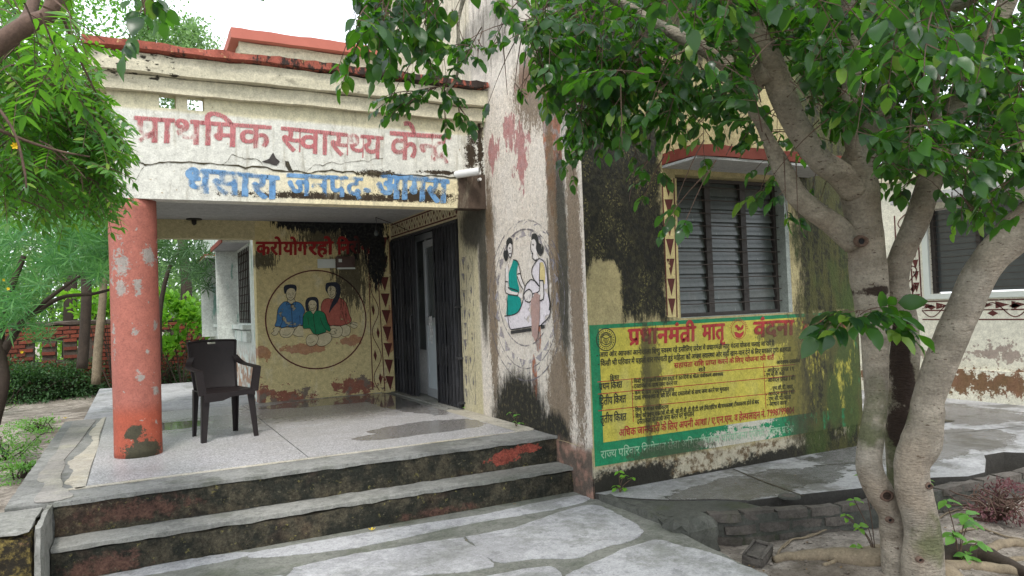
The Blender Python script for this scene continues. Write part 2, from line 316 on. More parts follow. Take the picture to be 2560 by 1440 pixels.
# --- painted notice colours
def notice(name, col, col2, sp=.0, k=.25):
    n = NT(name); c = n.mix(n.noise(7, 6, (1, 1, .6)), col, col2)
    c = n.mix(n.m('MULTIPLY', n.ss(n.noise(5, 7, (1, 1, .5), (9, 0, 0)), .5, .68), k), c, (.45, .42, .22))
    if sp: c = n.mix(n.stain([((4.45, 4.6, -.12), (.55, 9, .1)), ((4.6, 4.6, .0), (.35, 9, .06))], k=1.7, sc=20, lo=.2, hi=.26), c, (.52, .50, .42))
    return n.bsdf(mossy(n, c), .6, n.noise(24, 6), .3, .008, .4)
M['nyellow'] = notice('notice_yellow_paint', (.55, .47, .06), (.45, .40, .07)); M['ngreen'] = notice('notice_green_paint', (.004, .24, .10), (.008, .17, .07), 1, .05)
M['nred'] = notice('notice_red_paint', (.42, .03, .03), (.34, .03, .03), 0, .12); M['nblack'] = notice('notice_black_paint', (.02, .025, .02), (.035, .035, .025), 0, .08)
M['nwhite'] = notice('notice_pale_paint', (.42, .58, .40), (.16, .38, .22), 0, .0)
# --- worn paint decals (flat paint on plaster, partly flaked off)
def worn(name, c1, c2, lo=.42, hi=.55, sc=7, st=(1, 1, 1), stain=None, grain=None, amax=1.0):
    n = NT(name); c = n.mix(n.noise(sc * 1.7, 4, st), c1, c2)
    a = n.ss(n.noise(sc, 6, st, (7, 3, 1), .62), lo, hi, 0, amax) if lo is not None else amax
    if grain:
        a = n.m('MULTIPLY', a, n.ss(n.noise(*grain), .36, .56, .25, 1))
    if stain: c = n.mix(stain(n), c, (.014, .013, .011))
    return n.bsdf(c, .75, None, alpha=a, grit=.22)
M['signred'] = worn('faded_red_lettering', (.46, .10, .12), (.60, .29, .28), .27, .50, 3.2, (1, 1, 1), None, (30, 4, (5, 1, .5)), .80)
M['signblue'] = worn('faded_blue_lettering', (.03, .17, .42), (.28, .44, .62), .34, .52, 5, (1, 1, 1), None, (12, 4, (1, 1, 1)), .95)
M['pred'] = worn('dark_red_lettering', (.34, .02, .02), (.26, .02, .02), None, None, stain=porch_stain)
M['predx'] = worn('dark_red_wall_word', (.34, .02, .02), (.26, .02, .02), None, None, stain=lambda n: n.m('MULTIPLY', porch_stain(n), n.ss(n.xyz()[0], 2.3, 2.62)))
M['pblack'] = worn('black_mural_line', (.02, .015, .012), (.03, .02, .02), None, None, stain=porch_stain)
M['pbrown'] = worn('maroon_mural_paint', (.09, .022, .02), (.13, .035, .028), .27, .36, 9, stain=porch_stain)
M['pblue'] = worn('blue_mural_paint', (.04, .14, .32), (.07, .20, .38), .30, .46, 9, stain=porch_stain)
M['pgreen'] = worn('green_mural_paint', (.01, .17, .075), (.02, .22, .10), .24, .34, 9, stain=porch_stain)
M['ppink'] = worn('salmon_mural_paint', (.42, .12, .09), (.38, .11, .08), .26, .38, 9, stain=porch_stain)
M['pskin'] = worn('cream_mural_paint', (.55, .49, .31), (.60, .53, .36), .2, .3, 9, stain=porch_stain)
M['phair'] = worn('blue_black_mural_paint', (.015, .018, .03), (.03, .035, .05), None, None)
M['sblack'] = worn('black_mural_outline', (.015, .015, .015), (.05, .05, .05), .28, .42, 14, amax=.95)
M['sgrey'] = worn('washed_grey_mural_line', (.16, .15, .16), (.26, .24, .26), .38, .58, 11, amax=.75)
M['sgreyf'] = worn('washed_grey_mural_fill', (.30, .28, .31), (.40, .38, .42), .40, .55, 12, amax=.6)
M['steal'] = worn('teal_mural_paint', (.0, .29, .25), (.01, .24, .21), .24, .30, 9)
M['swhite'] = worn('pale_lilac_mural_paint', (.66, .60, .64), (.72, .68, .70), .36, .44, 5)
M['sskin'] = worn('cream_white_mural_paint', (.68, .62, .58), (.70, .66, .64), .3, .4, 7)
M['syellow'] = worn('pale_yellow_mural_paint', (.62, .50, .22), (.6, .5, .25), None, None)
M['ppinkw'] = worn('pink_bare_plaster', (.46, .27, .22), (.34, .26, .25), .3, .36, 9)
M['trim'] = worn('maroon_window_trim', (.085, .022, .02), (.12, .035, .03), .30, .40, 14)
M['trimbg'] = worn('cream_trim_ground', (.62, .52, .27), (.56, .46, .22), .26, .34, 9)
M['crack'] = worn('dark_crack', (.03, .022, .015), (.06, .05, .02), None, None)
# --- pillar
n = NT('salmon_pillar_paint'); x, y, z = n.xyz()
c = n.mix(n.noise(3, 5), (.36, .122, .088), (.30, .098, .074)); c = n.mix(n.ss(z, .45, .30), c, (.34, .075, .04))
fl = n.stain([((-.10, 6.28, 1.42), (.12, .3, .34)), ((.10, 6.28, 1.55), (.09, .3, .15)), ((.02, 6.28, 1.3), (.06, .2, .16)), ((.03, 6.28, .62), (.07, .2, .10)), ((.13, 6.3, .5), (.06, .2, .08)), ((.08, 6.28, .8), (.04, .2, .06)), ((.0, 6.28, .95), (.05, .2, .06)), ((-.15, 6.3, .9), (.03, .2, .3)), ((.14, 6.3, 1.0), (.03, .2, .1))], k=2.3, sc=12, lo=.60, hi=.63)
spk = n.m('MAXIMUM', n.ss(n.noise(19, 5), .68, .70), n.ss(n.noise(41, 5), .70, .72))
c = n.mix(n.m('MAXIMUM', fl, spk), c, n.mix(n.noise(9), (.33, .29, .26), (.25, .22, .20)))
c = n.mix(n.stain([((.03, 6.3, .04), (.2, .4, .13)), ((-.02, 6.3, .2), (.10, .4, .08))], k=1.5, sc=14, lo=.25, hi=.4), c, (.05, .045, .025))
M['pillar'] = n.bsdf(c, .6, n.m('SUBTRACT', n.noise(7, 5), n.m('MULTIPLY', fl, .8)), .35, .008, .4)
# --- ceilings, greyish whitewash
n = NT('grey_whitewash'); M['ceil'] = n.bsdf(n.mix(n.noise(2, 6, (1, 3, 1)), (.46, .46, .46), (.34, .34, .34)), .9, n.noise(8), .2)
n = NT('plain_cream_plaster'); c = n.mix(n.noise(2, 5), (.56, .49, .29), (.48, .42, .26)); M['cream'] = n.bsdf(c, .85, n.noise(12, 5), .2)
n = NT('pale_blue_white_plaster'); x, y, z = n.xyz(); c = n.mix(n.noise(3, 5, (1, 1, .4)), (.62, .65, .61), (.50, .54, .50))
c = n.mix(n.ss(n.noise(3, 7, (2, 2, .5), (3, 0, 1)), .60, .66), c, (.22, .36, .30)); c = n.mix(n.m('MULTIPLY', n.ss(z, .75, .3), n.ss(n.noise(7, 6), .44, .52)), c, (.36, .22, .15))
M['pale'] = n.bsdf(c, .85, n.noise(12, 6), .3)
n = NT('grey_jamb_paint'); M['jamb'] = n.bsdf(n.mix(n.noise(6, 6), (.34, .37, .35), (.24, .27, .25)), .8, n.noise(20), .3)
# --- far wing plaster
n = NT('far_wing_plaster'); x, y, z = n.xyz(); c = n.mix(n.noise(2, 5), (.70, .68, .58), (.62, .60, .50))
c = n.mix(n.ss(n.m('ADD', n.blobs([((9.4, 5.3, .25), (9, .55, .22)), ((9.4, 6.2, .2), (9, .5, .12))]), n.m('MULTIPLY', n.m('SUBTRACT', n.noise(11, 8, rough=.7), .5), 3.0)), .50, .56), c, (.34, .28, .24))
c = n.mix(n.stain([((9.4, 5.6, -.12), (9, 2.5, .22))], k=2.4, sc=9, lo=.3, hi=.5), c, n.mix(n.noise(5), (.11, .085, .03), (.26, .13, .09)))
M['farwall'] = n.bsdf(c, .85, n.noise(14, 6), .3)
# --- floors
def wet(n, L, k=.5, sc=4): return n.stain(L, k=k, sc=sc, lo=.0, hi=.06, detail=5, rough=.5)
n = NT('terrazzo'); c = n.mix(n.ss(n.vor(95, out=1, rnd=1) if False else n.noise(85, 2), .40, .60), (.24, .235, .24), (.50, .49, .50))
c = n.mix(n.m('MULTIPLY', n.ss(n.noise(2.0, 5, (1, 1.5, 1)), .45, .65), .35), c, (.30, .29, .27))
w = wet(n, [((2.3, 6.15, 0), (.55, .36, 9)), ((1.95, 5.98, 0), (.40, .17, 9)), ((2.2, 8.7, 0), (1.0, .35, 9)), ((2.7, 8.0, 0), (.35, 1.2, 9))], .55, 3.2)
damp_shade = n.m('MULTIPLY', n.stain([((1.9, 8.2, 0), (1.4, 1.3, 9)), ((.6, 7.9, 0), (.9, .7, 9))], k=.9, sc=2.2, lo=.0, hi=.35), .38); c = n.mix(damp_shade, c, (.13, .12, .11))  # rear floor darkened: wet film plus porch shade painted into the colour
w2 = wet(n, [((.32, 7.95, 0), (.36, .30, 9)), ((.05, 8.1, 0), (.25, .25, 9))], .3, 3)
w = n.m('MAXIMUM', w, w2); c = n.mix(n.m('MULTIPLY', w, .62), c, (.10, .09, .078))
M['terrazzo'] = n.bsdf(c, n.m('ADD', .42, n.m('ADD', n.m('MULTIPLY', damp_shade, -.4), n.m('MULTIPLY', w, -.20)), clamp=True), n.m('MULTIPLY', n.noise(60, 3), n.m('SUBTRACT', 1.0, w)), .12, .004, .5)
def conc(name, a, b, d, dark=.5, moss=0.0, bstr=.4, wl=None):
    n = NT(name); c = n.mix(n.noise(4, 8, rough=.65), a, b)
    c = n.mix(n.m('MULTIPLY', n.ss(n.noise(1.6, 7, (1, 1, 1), (5, 5, 5), .7), .50, .62), dark), c, d)
    c = n.mix(n.m('MULTIPLY', n.ss(n.noise(.9, 9, off=(3, 8, 1), rough=.78), .47, .56), .45), c, tuple(q * .55 for q in b))
    c = n.mix(n.m('MULTIPLY', n.ss(n.noise(7, 9, off=(1, 3, 1), rough=.8), .56, .60), .5), c, tuple(q * .5 for q in b))
    c = n.mix(n.ss(n.noise(60, 3), .62, .72), c, tuple(q * .45 for q in a))
    if moss: c = n.mix(n.m('MULTIPLY', n.ss(n.noise(3, 7, off=(1, 9, 2), rough=.7), .54, .64), moss), c, (.045, .055, .02))
    rg = .82
    if name == 'court_screed': c = n.mix(n.ss(n.xyz(n.geo('Normal'))[2], .5, .2), c, (.045, .042, .037))  # slab sides coloured dark, standing in for shade in the channel
    if wl:
        w = wet(n, wl, .9, 3); c = n.mix(n.m('MULTIPLY', w, .6), c, (.07, .065, .06)); rg = n.m('ADD', .8, n.m('MULTIPLY', w, -.55))
    return n.bsdf(c, rg, n.m('ADD', n.noise(28, 7, rough=.7), n.m('MULTIPLY', n.noise(5, 4), .8)), bstr, .012, .35)
M['conc'] = conc('grey_concrete', (.27, .27, .255), (.19, .19, .18), (.11, .115, .10), .7, .3)
M['tread'] = conc('step_tread_concrete', (.29, .285, .26), (.21, .21, .195), (.12, .125, .11), .7, .3)
M['screed'] = conc('pale_worn_screed', (.42, .42, .43), (.33, .33, .34), (.20, .205, .19), .75, .25, .5)
M['path'] = conc('dark_green_cement', (.215, .215, .19), (.15, .155, .135), (.085, .095, .07), .6, .35)
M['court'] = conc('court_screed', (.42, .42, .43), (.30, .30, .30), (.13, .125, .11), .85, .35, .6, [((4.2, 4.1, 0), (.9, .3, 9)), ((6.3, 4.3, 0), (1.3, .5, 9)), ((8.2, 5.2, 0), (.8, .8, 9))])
M['cement'] = conc('smooth_cement_band', (.30, .28, .26), (.25, .24, .22), (.36, .35, .25), .4, .1, .2)
M['creamtz'] = conc('cream_terrazzo_edge', (.50, .47, .40), (.40, .37, .31), (.40, .33, .2), .3, 0, .4)
M['kerbb'] = conc('grey_brick', (.155, .135, .118), (.095, .085, .074), (.05, .046, .04), .6, .3, .9)
M['ramp'] = conc('path_edge_cement', (.115, .115, .10), (.075, .078, .068), (.045, .05, .04), .7, .5, .6)
# riser: dark moss with brown and red patches
n = NT('mossy_riser'); x, y, z = n.xyz(); v = n.noise(6, 8, rough=.72); u = n.noise(2.4, 5, off=(3, 0, 0))
c = n.mix(n.ss(v, .42, .60), (.018, .019, .014), (.06, .052, .035)); c = n.mix(n.m('MULTIPLY', n.ss(u, .54, .66), .4), c, n.mix(n.ss(v, .45, .6), (.06, .03, .022), (.12, .08, .05)))
c = n.mix(n.ss(n.noise(22, 7, rough=.7), .60, .68), c, (.16, .14, .05))
c = n.mix(n.ss(n.m('ADD', n.blobs([((2.50, 5.1, -.12), (.20, 9, .07)), ((2.70, 5.1, -.08), (.18, 9, .05))]), n.m('MULTIPLY', n.m('SUBTRACT', n.noise(13, 8, rough=.7), .5), 2.2)), .30, .34), c, n.mix(n.noise(12), (.28, .065, .045), (.20, .05, .035)))
c = n.mix(n.ss(n.m('ADD', n.blobs([((1.9, 4.86, -.38), (.5, 9, .05)), ((-.2, 4.86, -.36), (.4, 9, .12)), ((.0, 5.1, -.12), (.5, 9, .12))]), n.m('MULTIPLY', n.m('SUBTRACT', n.noise(14, 9, rough=.75), .5), 2.6)), .3, .75), c, n.mix(n.noise(20), (.11, .06, .045), (.07, .035, .025)))
c = n.mix(n.ss(n.noise(48, 6, rough=.75), .60, .70), c, (.13, .12, .085)); M['riser'] = n.bsdf(c, .85, n.noise(26, 8, rough=.75), .9, .018, grit=.7)
n = NT('cheek_block_moss'); v = n.noise(14, 8, rough=.75); c = n.mix(n.ss(v, .45, .62), (.022, .018, .012), (.20, .15, .045)); c = n.mix(n.ss(n.noise(5, 5), .58, .64), c, (.32, .17, .11)); M['cheek'] = n.bsdf(c, .9, v, .8, .02)
n = NT('soil'); v = n.noise(7, 9, rough=.7); c = n.mix(n.ss(v, .38, .65), (.18, .155, .13), (.38, .335, .29)); c = n.mix(n.m('MULTIPLY', n.ss(n.noise(1.2, 6), .52, .62), .6), c, (.10, .08, .06))
c = n.mix(n.ss(n.noise(40, 5), .62, .68), c, (.05, .04, .03)); M['soil'] = n.bsdf(c, .95, n.m('ADD', v, n.m('MULTIPLY', n.noise(45, 5), .5)), .9, .03)
# --- bricks
n = NT('red_brick'); oi = n.t.nodes.new('ShaderNodeObjectInfo').outputs['Random']
c = n.mix(oi, (.20, .048, .028), (.12, .034, .022)); c = n.mix(n.ss(n.noise(6, 6), .5, .7), c, (.10, .04, .028)); M['brick'] = n.bsdf(c, .9, n.noise(40, 5), .4)
n = NT('dark_mortar'); M['mortar'] = n.bsdf(n.mix(n.noise(7, 6), (.10, .075, .06), (.045, .036, .03)), .95, n.noise(30), .5)
# --- metals, glass, plastic
n = NT('black_gate_paint'); M['gate'] = n.bsdf(n.mix(n.noise(9, 5), (.018, .019, .022), (.045, .045, .05)), .5, n.noise(30), .2, spec=.5)
n = NT('aluminium_frame'); M['alu'] = n.bsdf(n.mix(n.noise(7, 4), (.38, .40, .42), (.28, .30, .32)), .4, spec=.5, metal=.3)
n = NT('grey_door_panel'); M['panel'] = n.bsdf(n.mix(n.noise(4, 4), (.38, .42, .45), (.30, .34, .37)), .55)
n = NT('dusty_glass'); M['glass'] = n.bsdf(n.mix(n.noise(5, 5), (.05, .058, .062), (.09, .10, .10)), .22, spec=.6)
n = NT('dusty_louvre_glass'); oi = n.t.nodes.new('ShaderNodeObjectInfo').outputs['Random']; c = n.mix(oi, (.055, .066, .062), (.075, .088, .082)); c = n.mix(n.ss(n.noise(30, 5, (3, 1, .3)), .66, .74), c, (.30, .32, .30)); c = n.mix(n.m('MULTIPLY', n.ss(n.noise(4, 6), .48, .6), .4), c, (.085, .085, .075)); M['louvre'] = n.bsdf(c, .28, n.noise(6), .1, spec=.6)
n = NT('dark_interior'); M['dark'] = n.bsdf((.02, .02, .021), .9)
n = NT('dark_frame_paint'); M['frame'] = n.bsdf(n.mix(n.noise(12, 5), (.028, .026, .026), (.06, .05, .045)), .6, n.noise(30), .3)
n = NT('rusty_rod'); M['rod'] = n.bsdf(n.mix(n.noise(20), (.03, .026, .024), (.07, .05, .04)), .6)
n = NT('brown_plastic'); M['chair'] = n.bsdf(n.mix(n.noise(3, 3), (.012, .0085, .009), (.017, .012, .012)), .52, n.noise(70, 2), .06, .004, spec=.3)
n = NT('white_pvc'); M['pvc'] = n.bsdf(n.mix(n.noise(6), (.72, .72, .70), (.6, .6, .58)), .35, spec=.5)
n = NT('white_paper'); M['paper'] = n.bsdf(n.mix(n.noise(5), (.66, .68, .66), (.55, .60, .55)), .7)
n = NT('brown_box_enamel'); M['box'] = n.bsdf(n.mix(n.noise(8), (.05, .028, .022), (.09, .05, .04)), .4, spec=.5)
n = NT('steel'); M['steel'] = n.bsdf((.45, .45, .45), .35, metal=.9, spec=.5)
# --- plants
def leafmat(name, a, b, tr, rough=.42, k=.38, tip=None, spec=.4):
    n = NT(name); isl = n.geo('Random Per Island'); oi = n.t.nodes.new('ShaderNodeObjectInfo').outputs['Random']
    r = n.m('FRACT', n.m('ADD', isl, oi)); r2 = n.m('FRACT', n.m('MULTIPLY', r, 7.31))
    c = n.mix(n.m('POWER', r, 1.5), a, b)
    if tip: c = n.mix(n.ss(r2, .90, .93), c, tip)
    t = n.mix(r, tr, tuple(q * 1.5 for q in tr))
    return n.bsdf(c, n.m('ADD', rough, n.m('MULTIPLY', r2, .15)), n.noise(30, 3), .12, .003, spec, trans=(t, k))
M['pong'] = leafmat('glossy_dark_leaf', (.006, .026, .013), (.028, .088, .018), (.11, .33, .012), .27, .36, (.16, .25, .03), .5)
M['neem'] = leafmat('bright_pinnate_leaf', (.030, .105, .022), (.075, .19, .028), (.16, .42, .02), .40, .38, (.20, .30, .04))
M['olea'] = leafmat('bluish_linear_leaf', (.050, .17, .060), (.12, .28, .085), (.16, .42, .09), .42, .35)
M['shrubd'] = leafmat('dull_shrub_leaf', (.030, .075, .030), (.060, .13, .045), (.07, .18, .03), .5, .3)
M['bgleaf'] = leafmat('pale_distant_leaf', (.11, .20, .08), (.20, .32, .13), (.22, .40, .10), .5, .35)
M['lime'] = leafmat('lime_leaf', (.12, .30, .03), (.18, .40, .04), (.30, .60, .04), .4, .42)
M['fresh'] = leafmat('fresh_seedling_leaf', (.09, .24, .04), (.14, .32, .06), (.20, .45, .05), .4, .35)
M['redbush'] = leafmat('dry_reddish_leaf', (.12, .045, .055), (.18, .08, .08), (.18, .06, .05), .6, .2)
M['yellowfl'] = leafmat('yellow_petal', (.75, .50, .02), (.80, .60, .04), (.8, .55, .02), .5, .3)
M['litter'] = leafmat('dry_leaf', (.20, .13, .06), (.10, .065, .035), (.1, .07, .03), .7, .1)
n = NT('smooth_grey_bark'); v = n.noise(5, 7, (1, 1, 2.2)); c = n.mix(n.ss(v, .38, .62), (.32, .28, .225), (.22, .19, .15)); c = n.mix(n.m('MULTIPLY', n.ss(n.noise(3.2, 6, (1, 1, .8), (4, 4, 4)), .52, .60), .55), c, (.30, .27, .225)); c = n.mix(n.ss(n.noise(26, 5, (1, 1, 2.6)), .63, .69), c, (.075, .05, .035)); c = n.mix(n.ss(n.noise(15, 6, (1, 1, 1.6), (7, 0, 0), .7), .66, .72), c, (.36, .33, .27)); x, y, z = n.xyz()
c = n.mix(n.m('MULTIPLY', n.ss(n.noise(2.5, 5), .52, .62), n.ss(z, .9, .2)), c, (.11, .115, .06)); c = n.mix(n.m('MULTIPLY', n.ss(n.noise(1.7, 5, off=(2, 2, 5)), .46, .60), .45), c, (.20, .15, .105))
c = n.mix(n.stain([(tuple(atd(2246, 870, 4.15)), (.06, .11, .26)), (tuple(atd(2262, 960, 4.15)), (.05, .11, .16)), (tuple(atd(2180, 728, 4.02)), (.07, .16, .035)), (tuple(atd(2217, 1238, 3.95)), (.035, .06, .035)), (tuple(atd(2252, 1070, 4.15)), (.05, .1, .16))], k=1.0, sc=13, lo=.0, hi=.25), c, (.035, .022, .016))
M['bark'] = n.bsdf(c, .8, n.m('ADD', v, n.m('MULTIPLY', n.noise(34, 6, (1, 1, 3)), .7)), .9, .02)
n = NT('dark_bark'); v = n.noise(14, 7, (1, 1, .35)); M['dbark'] = n.bsdf(n.mix(v, (.075, .055, .042), (.025, .02, .016)), .9, v, .6)
n = NT('pinkish_twig_bark'); v = n.noise(24, 6); M['tbark'] = n.bsdf(n.mix(v, (.15, .095, .07), (.07, .045, .035)), .8, v, .5)
n = NT('root_bark'); v = n.noise(12, 7); M['root'] = n.bsdf(n.mix(v, (.30, .24, .16), (.15, .12, .085)), .85, v, .6)
n = NT('lamp_black'); M['lamp'] = n.bsdf((.02, .018, .016), .5)
# ------------------------------------------------------------------ ground, path, court (the setting)
def sheet(name, mat, f, x0, x1, y0, y1, nx, ny, kind='structure'):
    xs = np.linspace(x0, x1, nx); ys = np.linspace(y0, y1, ny); V = [(x, y, f(x, y)) for y in ys for x in xs]
    F = [(j * nx + i, j * nx + i + 1, (j + 1) * nx + i + 1, (j + 1) * nx + i) for j in range(ny - 1) for i in range(nx - 1)]
    b = MB(); b.add(V, F); o = b.build(name, mat, smooth=True); o['kind'] = kind; return o
def gz(x, y):
    base = -.56 if x > 3 else -.40
    if 2.2 < x <= 3: base = -.40 - .16 * (x - 2.2) / .8
    if x < -.6: base = -.36
    q = Vector((x, y, 0)); d = math.exp(-((x - 3.8) ** 2 + (y - 2.65) ** 2) / .35) * .07
    return base + .022 * noise.noise(q * 2.1) + .012 * noise.noise(q * 7) + .006 * noise.noise(q * 19) + d
# the far ground is one wide sheet, the near soil a finer one on top
far = lambda x, y: -.66
sheet('ground', M['soil'], far, -160, 200, -80, 320, 3, 3)
sheet('soil_bed', M['soil'], gz, 2.45, 7.4, .6, 4.2, 130, 96)
sheet('garden_soil', M['soil'], gz, -9, -.6, 3.0, 24, 70, 140)
# cement path in front of the steps; its right edge is ragged
edge = [(3.03, 4.62), (3.04, 4.2), (3.06, 3.95), (2.98, 3.5), (2.93, 3.1), (2.86, 2.75), (2.75, 2.35), (2.6, 1.9), (2.45, 1.4), (2.3, .8), (2.2, -1.5)]
pe = [(p.x + .02 * noise.noise(p * 9), p.y) for p in catmull([(a, b, 0) for a, b in edge], 8)]
b = MB(); b.prism(pe + [(-2.6, -1.5), (-2.6, 4.95), (3.03, 4.95)], -.62, -.405)
struct(b.build('path', M['path'], label='dark green-grey cement path in front of the steps'))
def patch(name, mat, pts, z, t=.006, k=6, amp=.02, sd=0, parent=None, z0=None, **kw):
    P = catmull([(a, b_, 0) for a, b_ in pts] + [(pts[0][0], pts[0][1], 0)], k)[:-1]
    q = [(p.x + amp * noise.noise(p * 11 + Vector((sd, 0, 0))) + amp * .7 * noise.noise(p * 37) + amp * .5 * noise.noise(p * 83), p.y + amp * noise.noise(p * 11 + Vector((0, sd, 5))) + amp * .6 * noise.noise(p * 41)) for p in P]
    m = MB(); m.prism(q, z if z0 is None else z0, z + t); return m.build(name, mat, parent, **kw)
def pxs(L, z): return [tuple(onz(x, y, z)[:2]) for x, y in L]
Zp = -.405
pathlab = 'patch of pale worn screed on the path'
for i, L in enumerate([
    [(620, 1383), (800, 1352), (1000, 1318), (1200, 1288), (1320, 1262), (1440, 1240), (1470, 1252), (1380, 1275), (1220, 1302), (1080, 1330), (900, 1368), (760, 1385), (640, 1395)],
    [(280, 1437), (420, 1408), (560, 1386), (614, 1382), (612, 1392), (500, 1415), (360, 1440), (200, 1470), (60, 1500), (100, 1475)],
    [(735, 1420), (860, 1392), (1000, 1368), (1150, 1345), (1162, 1350), (1232, 1408), (1200, 1425), (1000, 1445), (860, 1470), (760, 1490), (715, 1450)],
    [(1164, 1343), (1290, 1318), (1420, 1275), (1490, 1264), (1570, 1300), (1606, 1328), (1580, 1352), (1500, 1372), (1440, 1395), (1330, 1398), (1235, 1404)],
    [(1500, 1402), (1560, 1375), (1640, 1352), (1700, 1365), (1780, 1385), (1850, 1412), (1930, 1455), (1800, 1500), (1600, 1520), (1400, 1500), (1420, 1440)],
    [(560, 1480), (700, 1440), (780, 1480), (1100, 1460), (1380, 1420), (1360, 1520), (1000, 1600), (500, 1650), (300, 1540)]]):
    m_ = patch('screed_patch', M['screed'], pxs(L, Zp), Zp - .03, .033 + .0007 * i, 12, .014, i * 7.3); struct(m_)
# court slab with its ragged drain edge, and the sunken channel beside it
slab = pxs([(1488, 1237), (1540, 1240), (1600, 1246), (1680, 1249), (1790, 1246), (1875, 1250), (1963, 1240), (2060, 1229), (2161, 1218), (2240, 1203), (2330, 1193), (2420, 1190), (2462, 1180)], -.36)
slab = [(3.0, 4.61)] + [(a + .012 * noise.noise(Vector((a * 14, b_, 0))), b_ + .015 * noise.noise(Vector((a * 17, b_ * 3, 4)))) for a, b_ in slab[1:]] + [(6.2, 3.62), (6.35, 3.72), (6.6, 3.7), (6.75, 3.5), (7.6, 3.45), (9.4, 3.4), (9.4, 9), (6.0, 9), (6.0, 4.6)]
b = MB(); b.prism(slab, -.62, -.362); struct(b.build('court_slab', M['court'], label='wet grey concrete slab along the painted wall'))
for L, w in (([(1832, 1172), (1900, 1200), (1960, 1222), (2010, 1240)], .008), ([(2030, 1165), (2200, 1150), (2330, 1130)], .006), ([(2180, 1090), (2400, 1080), (2560, 1065)], .006)):
    P = catmull([onz(x, y, -.359) for x, y in L], 6); b = MB()
    for i in range(len(P) - 1):
        d = (P[i + 1] - P[i]).normalized(); s_ = Vector((-d.y, d.x, 0)) * w * (.6 + .5 * random.random()); b.add([P[i] - s_, P[i] + s_, P[i + 1] + s_, P[i + 1] - s_], [(0, 1, 2, 3)])
    struct(b.build('slab_crack', M['crack']))
b = MB(); b.add([onz(x, y, -.3575) for x, y in ((2180, 1046), (2300, 1040), (2390, 1052), (2330, 1062), (2230, 1060))], [(0, 1, 2, 3, 4)])
b.build('moss_patch', M['riser']); bpy.data.objects['moss_patch']['kind'] = 'stuff'
# cement kerb along the left end of the slab
b = MB(); b.prism([(3.06, 4.5), (3.19, 4.32), (3.50, 4.06), (3.70, 3.93), (3.74, 3.66), (3.58, 3.70), (3.34, 3.80), (3.08, 3.86)], -.62, -.371); struct(b.build('rough_cement_fill', M['ramp']))
b = MB(); b.rbox(3.0, 3.09, 3.80, 4.58, -.62, -.352, .07, .012, 5, .018, 3); b.rbox(2.96, 3.32, 3.60, 3.84, -.64, -.345, .06, .02, 6, .03, 9)
tag(b.build('cement_kerb', M['ramp'], smooth=False), 'low broken dark cement kerb between the path and the court slab', 'kerb')
# ------------------------------------------------------------------ brick kerb (three courses, bricks singly)
kerb = thing('brick_kerb', (4.5, 3.3, -.56), 'long low kerb of dark grey bricks along the drain, behind the tree', 'kerb')
kp = catmull([(3.30, 3.72, 0), (3.58, 3.58, 0), (4.31, 3.37, 0), (5.0, 3.31, 0), (6.0, 3.27, 0), (7.2, 3.2, 0)], 12)
acc = [0]
for i in range(1, len(kp)): acc.append(acc[-1] + (kp[i] - kp[i - 1]).length)
def along(s):
    for i in range(1, len(kp)):
        if s <= acc[i]: t = (s - acc[i - 1]) / (acc[i] - acc[i - 1]); d = (kp[i] - kp[i - 1]).normalized(); return kp[i - 1].lerp(kp[i], t), d
    return kp[-1], (kp[-1] - kp[-2]).normalized()
bm_ = []
for k in range(4):
    q = MB(); q.rbox(-.112, .112, -.055, .055, -.034, .034, .07, .006, 9, .007, k * 5); me = bpy.data.meshes.new('brick'); me.from_pydata(q.v, [], q.f); me.materials.append(M['kerbb']); bm_.append(me)
for row in range(3):
    s = .10 if row % 2 else 0.0
    while s < acc[-1] - .1:
        p, d = along(s + .11)
        if not (row == 1 and 1.02 < s < 1.16):
            o = bpy.data.objects.new('brick', random.choice(bm_)); COL.objects.link(o); nrm = Vector((-d.y, d.x, 0))
            o.location = p + nrm * (.055 + random.uniform(-.008, .012)) + Vector((0, 0, -.39 - row * .078 - .01 * p.x + .035 + random.uniform(-.003, .003))); o.rotation_euler = (random.uniform(-.03, .03), random.uniform(-.03, .03), math.atan2(d.y, d.x) + random.uniform(-.05, .05)); o.parent = kerb; o.matrix_parent_inverse = Matrix.Translation(-kerb.location)
        s += .237
b = MB()
for i in range(len(kp) - 1):
    for zz in (0,):
        d = (kp[i + 1] - kp[i]).normalized(); nr = Vector((-d.y, d.x, 0)); a, c_ = kp[i] + nr * .016, kp[i] + nr * .092; e, g = kp[i + 1] + nr * .016, kp[i + 1] + nr * .092
        b.add([(q.x, q.y, z) for z in (-.64, -.378 - .01 * kp[i].x + .035) for q in (a, e, g, c_)], [(0, 1, 5, 4), (1, 2, 6, 5), (2, 3, 7, 6), (3, 0, 4, 7), (4, 5, 6, 7)])
o = b.build('mortar_bed', M['ramp'], kerb); o.matrix_parent_inverse = Matrix.Translation(-kerb.location)
